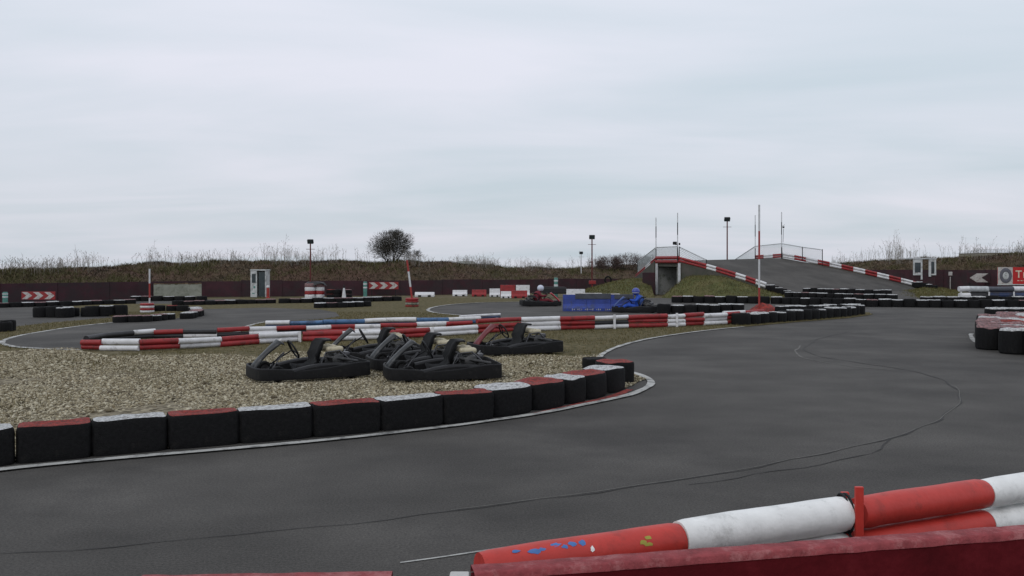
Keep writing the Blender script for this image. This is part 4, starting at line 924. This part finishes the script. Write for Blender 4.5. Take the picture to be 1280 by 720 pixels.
for px, D, yt, lab in ((820, 56.8, 272, 'thin tall rod at the left corner of the tunnel fence'), (847, 54, 266, 'thin tall rod carrying a small camera right of the tunnel'), (944, 60.8, 269, 'thin tall rod on the far fence just left of the red pole'), (977, 58.8, 265, 'thin tall rod with a small gadget on the far fence corner')):
    zb = 2.2; r_ = striped_pole(px, D, zt(yt, D), zb, .03, [(.3, 'dark'), (.25, 'post_white'), (.25, 'dark'), (.2, 'post_white')], lab, 'thin rods on the bridge fences')
    if px in (847, 977):
        b = MB()
        if px == 847: b.box((-.18, 0, zt(304, D) - zb), (.24, .2, .2), bev=.03); b.tube([(0, 0, zt(306, D) - zb), (-.15, 0, zt(306, D) - zb)], .02, 6); b.box((.12, 0, zt(305, D) - zb), (.1, .1, .14), bev=.02)
        else: b.box((.13, 0, zt(284, D) - zb), (.12, .1, .12), bev=.02); b.tube([(.14, 0, zt(286, D) - zb), (.1, 0, zt(303, D) - zb)], .015, 6); b.tube([(0, 0, zt(283, D) - zb), (.22, 0, zt(281, D) - zb)], .012, 6)
        b.build('camera', M['dark'], r_)
striped_pole(949, 33, zt(256, 33), 0, .038, [(.24, 'post_red'), (.26, 'post_white'), (.26, 'post_red'), (.24, 'post_white')], 'tallest red and white striped pole rising from a red heap')
b = MB(); rows = []
c = gx(955, 33.2)
for i in range(9):
    rr = (1 - i / 8); rows.append([(c.x + (.75 * math.cos(a) * rr * (1.3 if math.cos(a) > 0 else .75)) - .1, c.y + .4 * math.sin(a) * rr, .02 + .42 * (1 - rr) ** .8 + .06 * noise.noise(Vector((math.cos(a) * 2, math.sin(a) * 2, i * .5)))) for a in [2 * PI * j / 24 for j in range(25)]])
b.grid(rows); tag(b.build('red_heap', M['red_top'], smooth=30), 'low crumpled red heap around the foot of the tallest striped pole', 'heap')
striped_pole(187, 33.9, zt(336, 33.9), .3, .035, [(.2, 'post_white'), (.4, 'post_red'), (.4, 'post_white')], 'short striped pole above the curved tyre row at left')
def drum(px, D, r, h, label):
    root = empty('pole_base', tuple(gx(px, D)), 0, label, 'pole base', 'red and white pole bases')
    for i, m in enumerate(['white', 'red', 'white', 'red'] if r < .28 else ['red_top', 'board', 'red', 'red']):
        b = MB(); hh = h / 4; b.lathe([(.001, i * hh), (r * .9, i * hh), (r, i * hh + hh * .3), (r, i * hh + hh * .8), (r * .9, (i + 1) * hh), (.001, (i + 1) * hh)], 20); b.build('ring', M[m], root, smooth=40)
drum(184, 33.9, .27, .38, 'small red and white drum holding the short striped pole')
drum(515, 38.8, .31, .42, 'red and white drum holding the leaning striped pole')
striped_pole(515, 38.8, zt(325, 38.8), .4, .045, [(.3, 'post_red'), (.4, 'post_white'), (.3, 'post_red')], 'leaning red and white pole in front of the left bank', lean=-.13)

# floodlights
M['rust'] = mat('rusty_red_pole', (.11, .025, .022), .8, .35, 6)
def flood(px, D, yt, label, col='post_red', heads=1, zb=0, s=1.0):
    root = empty('floodlight', tuple(gx(px, D, zb)), 0, label, 'floodlight', 'floodlights around the track'); top = zt(yt, D) - zb
    b = MB(); b.tube([(0, 0, 0), (0, 0, top - .25)], [.055 * s, .045 * s], 8); b.tube([(-.3 * s, 0, top - .75 * s), (.3 * s, 0, top - .75 * s)], .018, 6); b.build('pole', M['rust' if col == 'post_red' else col], root, smooth=50)
    for i in range(heads):
        T = Matrix.Translation((0, 0, top - .2 - i * .6)) @ Matrix.Rotation(.5, 4, 'X')
        b = MB(); b.box((0, 0, 0), (.42 * s, .18 * s, .3 * s), bev=.03, T=T); b.tube([(-.24 * s, 0, -.28), (-.24 * s, 0, .0)], .012, 5); b.tube([(.24 * s, 0, -.28), (.24 * s, 0, .0)], .012, 5); b.tube([(-.24 * s, 0, -.28), (.24 * s, 0, -.28)], .014, 5)
        b.v = [(x, y, z) if k_ < 24 * 4 else (x, y, z) for k_, (x, y, z) in enumerate(b.v)]
        n_ = len(b.v) - 30
        hd = b.build('lamp_head', M['dark'], root)
        for v_ in hd.data.vertices:
            pass
        b = MB(); b.box((0, -.1 * s, 0), (.36 * s, .012, .24 * s), T=T); b.build('lens', M['glass'], hd)
    return root
flood(388, 52.6, 298, 'floodlight on a rusty red pole behind the black-covered tyre stacks', s=.9)
flood(740, 62.5, 293, 'floodlight on a plain brown pole left of the bridge', 'post_red')
flood(726.5, 68, 313, 'smaller pale floodlight pole left of the brown one', 'post_white', s=.7, heads=1)
r_ = flood(909, 68, 271, 'tall twin-headed floodlight on a dark red pole behind the ramp crest', 'post_red', s=1.1, heads=1)
# signs
def chev_sign(p0, p1, D, y0, y1, dirn, n, label, zb=None):
    a = gx(p0, D); c = gx(p1, D); W = c.x - a.x; zt_, zb_ = zt(y0, D), zt(y1, D); h = zt_ - zb_; root = empty('arrow_sign', ((a.x + c.x) / 2, D, 0), 0, label, 'sign', 'arrow signs on the walls')
    b = MB(); b.box((0, 0, (zt_ + zb_) / 2), (W, .03, h), bev=.004); b.build('board', M['signred' if dirn > 0 else 'farwall'], root)
    w = W / n
    for i in range(n):
        x = -W / 2 + w * (i + .5); q = w * (.46 if dirn > 0 else .40); t = w * .5
        poly = [(x - q, .06 * h), (x - q + t, .06 * h), (x + q + .0 * t, h / 2), (x - q + t, .94 * h), (x - q, .94 * h), (x + q - t, h / 2)]
        if dirn < 0: poly = [(2 * x - u, v) for u, v in poly]
        b = MB(); T = Matrix(((1, 0, 0, 0), (0, 0, 1, -.024), (0, 1, 0, zb_), (0, 0, 0, 1))); b.prism(poly, -.004, .004, T=T); b.build('chevron', M['signwhite'], root)
    if dirn > 0: pass
    b = MB(); b.box((-W * .4, .03, zb_ / 2 + h * .3), (.05, .03, zb_ + h * .6)); b.box((W * .4, .03, zb_ / 2 + h * .3), (.05, .03, zb_ + h * .6)); b.build('sign_post', M['dark'], root)
chev_sign(27, 69, 42.4, 364.5, 374.5, 1, 3, 'red sign with white arrows pointing right, lowest at far left')
chev_sign(461, 498, 54, 352.5, 361.5, 1, 3, 'red sign with three white arrows pointing right beside the teal tube')
chev_sign(1209, 1238, 56.5, 341, 353.5, -1, 1, 'maroon sign with one white arrow pointing left beside the tyre advert')
# advert
def advert():
    D = 53.2; a = gx(1247, D); root = empty('advert_banner', (a.x, D, 0), 0, 'red advert with a pictured tyre and pale TIR letters at the right edge', 'banner')
    W = gx(1330, D).x - a.x; z0, z1_ = zt(355, D), zt(334, D); h = z1_ - z0
    b = MB(); b.box((W / 2, 0, (z0 + z1_) / 2), (W, .04, h), bev=.004); b.build('board', M['adred'], root)
    b = MB(); b.box((.47, -.025, (z0 + z1_) / 2), (.94, .012, h), bev=.002); b.build('picture_panel', M['signwhite'], root)
    T = Matrix.Translation((.5, -.036, (z0 + z1_) / 2)) @ Matrix.Rotation(PI / 2, 4, 'X') @ Matrix.Scale(.8, 4, (1, 0, 0))
    b = MB(); b.lathe([(.24, -.004), (.3, .012), (.46, .012), (.49, -.004)], 32, T=T); b.build('pictured_tyre', M['adgrey'], root, smooth=60)
    b = MB(); b.lathe([(.001, .006), (.2, .006), (.24, -.003)], 24, T=T); 
    for i in range(5): 
        an = 2 * PI * i / 5; b.add([T @ Vector((.03 * math.cos(an + 1.57), .03 * math.sin(an + 1.57), .012)), T @ Vector((-.03 * math.cos(an + 1.57), -.03 * math.sin(an + 1.57), .012)), T @ Vector((.22 * math.cos(an), .22 * math.sin(an), .012))], [(0, 1, 2)])
    b.build('pictured_rim', M['booth'], root)
    x = 1.12
    for ch, s in (('T', .62), ('I', .46), ('R', .46)):
        cu = bpy.data.curves.new('letter', 'FONT'); cu.body = ch; cu.size = s * 1.05; cu.extrude = .006; cu.offset = .012
        to = bpy.data.objects.new('tmp', cu); C.objects.link(to); bpy.context.view_layer.update(); me = bpy.data.meshes.new_from_object(to.evaluated_get(bpy.context.evaluated_depsgraph_get())); wd = max(v.co.x for v in me.vertices)
        bpy.data.objects.remove(to); me.materials.clear(); me.materials.append(M['letters']); o = bpy.data.objects.new('letter', me); C.objects.link(o); o.parent = root; o.location = (x, -.03, z0 + h * .38); o.rotation_euler = (PI / 2, 0, 0); o.scale = (1, 1, 1); x += wd + .07
    b = MB()
    for i in range(5): b.box((1.3 + i * .2, -.026, z0 + h * .2), (.12, .006, .05))
    b.build('small_lettering', M['letters'], root)
    b = MB(); b.box((W / 2, -.01, z0 - .04), (W, .08, .06), bev=.01); b.build('bottom_rail', M['booth'], root)
    b = MB()
    for xx in (.2, W - .3): b.box((xx, .05, z0 / 2), (.08, .05, z0))
    b.build('sign_post', M['dark'], root)
advert()
b = MB(); p = gx(1188, 59.0); 
b = MB(); b.box((p.x, p.y, zt(342, 59)), (.26, .03, .26), bev=.004); b.box((p.x, p.y + .02, .6), (.05, .02, 1.2)); tag(b.build('number_sign', M['signwhite']), 'small pale square sign left of the left-pointing arrows', 'sign')
# booths
def booth1():
    D = 50.5; a = gx(313, D); W = gx(332, D).x - a.x; h = zt(337, D); root = empty('marshal_booth', (a.x + W / 2, D, 0), 0, 'narrow white booth with dark door glass against the left bank', 'booth', 'white booths')
    b = MB(); b.box((0, .45, h - .03), (W + .06, .95, .07), bev=.015); b.build('roof', M['booth'], root)
    b = MB(); b.box((0, .88, h / 2), (W, .04, h - .1)); b.box((-W / 2 + .02, .45, h / 2), (.04, .86, h - .1)); b.box((W / 2 - .02, .45, h / 2), (.04, .86, h - .1)); b.build('wall', M['booth'], root)
    b = MB(); b.box((-W * .27, 0, h * .28), (W * .42, .04, h * .5)); b.box((-W * .44, 0, h * .74), (W * .08, .04, h * .42)); b.box((-W * .1, 0, h * .74), (W * .08, .04, h * .42)); b.box((-W * .27, 0, h * .9), (W * .42, .041, h * .1)); b.build('front_panel', M['booth'], root)
    b = MB(); b.box((-W * .27, .01, h * .69), (W * .27, .012, h * .33)); b.build('window', M['glass'], root)
    b = MB(); b.box((W * .24, .03, h * .48), (W * .4, .015, h * .88)); b.build('door', M['glass'], root)
    b = MB(); b.box((-W * .23, -.025, h * .38), (.1, .01, .14)); b.box((-W * .3, -.025, h * .16), (.14, .01, .05)); b.build('notice', M['teal'], root)
booth1()
def booth2():
    D = 58.5; a = gx(1141.5, D); W = gx(1170, D).x - a.x; h = zt(322.5, D); root = empty('marshal_booth', (a.x + W / 2, D, 0), 0, 'wider open white booth right of the ramp with a window panel', 'booth', 'white booths')
    hz0 = zt(344, D)
    b = MB(); b.box((0, .5, h - .04), (W + .1, 1.1, .09), bev=.015); b.build('roof', M['steel'], root)
    b = MB()
    for (x0, x1, zz0, zz1) in ((0, .06, hz0, h - .08), (.33, .40, hz0 - .3, h - .08), (.06, .33, hz0, hz0 + .18), (.06, .33, h - .32, h - .08), (.68, .78, hz0 - .1, h - .08), (.93, 1, hz0, h - .08), (.78, .93, h - .26, h - .08), (.78, .93, hz0, hz0 + .1)):
        b.box((-W / 2 + W * (x0 + x1) / 2, 0, (zz0 + zz1) / 2), (W * (x1 - x0), .05, zz1 - zz0))
    b.build('front_panel', M['booth'], root)
    b = MB(); b.box((-W / 2 + W * .195, .02, (hz0 + h) / 2), (W * .27, .012, h - hz0 - .4)); b.build('window', M['glass'], root)
    b = MB(); b.box((-W / 2 + W * .855, .02, (hz0 + h) / 2), (W * .15, .012, h - hz0 - .3)); b.build('window', M['glass'], root)
    b = MB(); b.box((0, .1, hz0 * .5), (W * .96, .1, hz0 - .02)); b.build('wall', M['farwall'], root)
booth2()
# pale board
a = gx(192, 49.5); c = gx(252, 50.5); root = empty('pale_board', tuple(a), 0, 'long pale grey board leaning on the maroon wall left of the booth', 'board'); d = c - a
b = MB(); b.box((d.x / 2, d.y / 2, .42), (d.length, .08, .84), rz=math.atan2(d.y, d.x), bev=.01); b.build('board_face', M['board'], root)
b = MB()
for i in range(14): b.box((d.x * (i + .5) / 14, d.y * (i + .5) / 14, .85 + random.uniform(-.01, .03)), (d.length / 14 * .9, .1, .04 + random.random() * .04), rz=math.atan2(d.y, d.x), bev=.01)
b.build('mossy_top', M['dryblades'], root)
# teal tubes
for px, D, y0, y1, lab in ((6.5, 41.5, 365, 378, 'teal tube post at the far left edge beside the lowest arrow sign'), (456.5, 53, 352, 368, 'teal tube post touching the three-arrow sign'), (695, 52, 347, 360, 'teal tube post behind the driven red kart')):
    root = empty('tube_post', tuple(gx(px, D)), 0, lab, 'post', 'teal tube posts'); z1_ = zt(y0, D)
    b = MB(); b.lathe([(.001, 0), (.12, 0), (.12, z1_ - .05), (.10, z1_), (.001, z1_)], 16); b.build('tube', M['teal'], root, smooth=50)
    b = MB(); b.lathe([(.124, z1_ * .55), (.128, z1_ * .6), (.124, z1_ * .65)], 16); b.lathe([(.124, z1_ * .8), (.128, z1_ * .84), (.124, z1_ * .88)], 16); b.build('band', M['post_white'], root)
b = MB(); p = gx(693, 51); b.box((p.x, p.y, .42), (1.5, .5, .36), bev=.05); b.box((p.x, p.y, .62), (1.3, .42, .06), bev=.02); tag(b.build('equipment_box', M['tarp']), 'black covered box below the teal tube behind the red kart', 'box')
# tyre stacks with sheet
for i, (px, D) in enumerate(((387.5, 50), (399, 50.3))):
    for j in range(4):
        c_ = 'pwrw'[j]; 
        o = put_tyre(gx(px, D, j * .22), .30, .30, .23, i + j, 'b', 0, ['bottom', 'second', 'third', 'top'][j] + ' tyre of the ' + ['left', 'right'][i] + ' painted stack under the rusty floodlight', 'painted tyre stacks under the floodlight')
        me = o.data.copy(); me.materials[0] = M[['white', 'red', 'white', 'pink_top'][j]]; me.materials[1] = me.materials[0]; o.data = me
b = MB(); rows = []
c = gx(394.5, 50.15, 0)
for i in range(7):
    u = i / 6; rr = u; rows.append([(c.x + .62 * math.cos(a) * rr * (1 + .1 * math.sin(5 * a)), c.y + .36 * math.sin(a) * rr, .99 - .02 * u - (.16 * max(0, u - .75) / .25 * (1 + .5 * math.sin(3 * a + 1)))) for a in [2 * PI * k_ / 30 for k_ in range(31)]])
b.grid(rows); tag(b.build('black_sheet', M['tarp'], smooth=60), 'black sheet draped over the two painted tyre stacks', 'sheet')
for i, px in enumerate((414, 421, 434)):
    for j in range(2): put_tyre(gx(px, 50.2, j * .26), .28, .28, .26, i, 'rbp'[i], 0, ['lower', 'upper'][j] + ' tyre of the ' + ['left', 'middle', 'right'][i] + ' dark stack between covered stacks and white cone', 'dark tyre stacks by the cone')
root = empty('traffic_cone', tuple(gx(430, 49.6)), 0, 'small white cone with black tip right of the painted stacks', 'cone')
b = MB(); b.lathe([(.18, 0), (.18, .03), (.13, .03), (.05, .62)], 16); b.build('cone_body', M['post_white'], root, smooth=50)
b = MB(); b.lathe([(.05, .62), (.035, .78), (.001, .79)], 16); b.build('cone_tip', M['dark'], root)
root = empty('hydrant_post', tuple(gx(335, 50)), 0, 'short red post with pale cap beside the narrow booth', 'post')
b = MB(); b.lathe([(.001, 0), (.13, 0), (.13, .05), (.09, .08), (.09, .62), (.001, .62)], 12); b.build('post_body', M['post_red'], root, smooth=40)
b = MB(); b.lathe([(.09, .62), (.11, .66), (.08, .76), (.001, .78)], 12); b.build('cap', M['post_white'], root, smooth=40)
# small red box and hoop on far wall
b = MB(); p = gx(740.5, 61.5); b.box((p.x, p.y, zt(353, 61.5)), (.5, .3, .26), bev=.03); b.tube([(p.x, p.y, 0), (p.x, p.y, zt(355, 61.5))], .04, 6); tag(b.build('red_box', M['signred']), 'small red box on a stub below the brown floodlight', 'box')
b = MB(); p = gx(760, 60.5); b.tube([(p.x + .22 * math.cos(2 * PI * i / 20), p.y, zt(350, 60.5) + .24 * math.sin(2 * PI * i / 20)) for i in range(20)], .06, 8, closed=True); b.tube([(p.x, p.y, 0), (p.x, p.y, zt(354, 60.5))], .03, 6); tag(b.build('hanging_tyre', M['rubber'], smooth=50), 'single black tyre standing upright on a stub by the left bank of the bridge', 'tyre')
# far buildings
def hut(px0, px1, D, ye, yr, wall, roof, name, label):
    a = gx(px0, D); c = gx(px1, D); W = c.x - a.x; root = empty(name, ((a.x + c.x) / 2, D, 0), 0, label, 'building', 'far buildings beyond the bank'); ze, zr = zt(ye, D), zt(yr, D)
    b = MB(); b.box((0, 3, ze / 2), (W, 6, ze)); b.build('wall', M[wall], root)
    b = MB(); e = W / 2 + .3; b.add([(-e, -.3, ze), (e, -.3, ze), (e, 6.3, ze), (-e, 6.3, ze), (-e * .75, 3, zr), (e * .75, 3, zr)], [(0, 1, 5, 4), (2, 3, 4, 5), (0, 4, 3), (1, 2, 5), (0, 3, 2, 1)]); b.build('roof', M[roof], root)
    b = MB()
    for i in range(3): b.box((-W * .3 + i * W * .3, -.02, ze * .6), (W * .12, .06, ze * .25))
    b.build('window', M['glass'], root)
hut(571, 590, 95, 329.5, 326, 'creamwall', 'roofg', 'hut', 'hut with grey-green roof beyond the bank, left of the white roof')
hut(590, 607, 97, 331.5, 329, 'creamwall', 'roofw', 'hut', 'cream hut with white roof beyond the bank')
hut(1232, 1330, 100, 316, 310.5, 'creamwall', 'roofw', 'warehouse', 'long pale warehouse roof beyond the right bank')

# ------------------------------------------------------------------ light, sky, camera
w = bpy.data.worlds.new('World'); sc.world = w; w.use_nodes = True; nt = w.node_tree; N = nt.nodes; L = nt.links
for n in list(N): N.remove(n)
out = N.new('ShaderNodeOutputWorld'); bg = N.new('ShaderNodeBackground'); bg.inputs['Strength'].default_value = .1
sky = N.new('ShaderNodeTexSky'); sky.sky_type = 'NISHITA'; sky.sun_disc = False; EL, AZ = math.radians(42), math.radians(215)
sky.sun_elevation = EL; sky.sun_rotation = AZ; sky.air_density = 1.0; sky.dust_density = 3
bg2 = N.new('ShaderNodeBackground'); bg2.inputs['Strength'].default_value = 1.0
tc = N.new('ShaderNodeTexCoord'); sx = N.new('ShaderNodeSeparateXYZ'); L.new(tc.outputs['Generated'], sx.inputs[0])
# project direction onto a cloud layer
mz = N.new('ShaderNodeMath'); mz.operation = 'ADD'; mz.inputs[1].default_value = .12; mx0 = N.new('ShaderNodeMath'); mx0.operation = 'MAXIMUM'; mx0.inputs[1].default_value = 0; L.new(sx.outputs['Z'], mx0.inputs[0]); L.new(mx0.outputs[0], mz.inputs[0])
dvn = N.new('ShaderNodeVectorMath'); dvn.operation = 'DIVIDE'; cb = N.new('ShaderNodeCombineXYZ'); [L.new(mz.outputs[0], cb.inputs[i]) for i in range(3)]
L.new(tc.outputs['Generated'], dvn.inputs[0]); L.new(cb.outputs[0], dvn.inputs[1])
mp = N.new('ShaderNodeMapping'); mp.inputs['Scale'].default_value = (.55, 1.1, 1); mp.inputs['Rotation'].default_value = (0, 0, .25); L.new(dvn.outputs[0], mp.inputs[0])
nz = N.new('ShaderNodeTexNoise'); nz.inputs['Scale'].default_value = .9; nz.inputs['Detail'].default_value = 6; nz.inputs['Roughness'].default_value = .5; nz.inputs['Distortion'].default_value = .4; L.new(mp.outputs[0], nz.inputs['Vector'])
cr = N.new('ShaderNodeValToRGB'); e = cr.color_ramp.elements; e[0].position = .3; e[1].position = .68
e[0].color = (*s2l((.79, .835, .87)), 1); e[1].color = (*s2l((.89, .895, .935)), 1); L.new(nz.outputs['Fac'], cr.inputs[0])
# gradient: horizon a bit darker
gr = N.new('ShaderNodeMapRange'); gr.inputs[1].default_value = 0; gr.inputs[2].default_value = .35; gr.inputs[3].default_value = .9; gr.inputs[4].default_value = 1.08; L.new(sx.outputs['Z'], gr.inputs[0])
mm = N.new('ShaderNodeVectorMath'); mm.operation = 'SCALE'; L.new(cr.outputs[0], mm.inputs[0]); L.new(gr.outputs[0], mm.inputs['Scale'])
L.new(mm.outputs[0], bg2.inputs['Color']); L.new(sky.outputs[0], bg.inputs['Color'])
mix = N.new('ShaderNodeMixShader'); mix.inputs[0].default_value = .9; L.new(bg.outputs[0], mix.inputs[1]); L.new(bg2.outputs[0], mix.inputs[2]); L.new(mix.outputs[0], out.inputs['Surface'])
sd = bpy.data.lights.new('sun', 'SUN'); sd.energy = .5; sd.angle = math.radians(18); sd.color = (1, .97, .93); so = bpy.data.objects.new('sun', sd); C.objects.link(so)
dirv = Vector((math.sin(AZ) * math.cos(EL), math.cos(AZ) * math.cos(EL), math.sin(EL))); so.rotation_euler = dirv.to_track_quat('Z', 'Y').to_euler(); so.location = (0, 0, 30)
cd = bpy.data.cameras.new('camera'); cam = bpy.data.objects.new('camera', cd); C.objects.link(cam); cam.location = (0, 0, H); cam.rotation_euler = (PI / 2, 0, 0)
cd.sensor_width = 36; cd.lens = 36 * F / 1280; cd.shift_y = -25 / 1280; cd.clip_end = 2000; cd.clip_start = .05; sc.camera = cam
sc.render.engine = 'CYCLES'; sc.view_settings.view_transform = 'Standard'; sc.view_settings.look = 'None'; sc.view_settings.gamma = 1; sc.view_settings.exposure = .1
sc.render.resolution_x = 1024; sc.render.resolution_y = 576
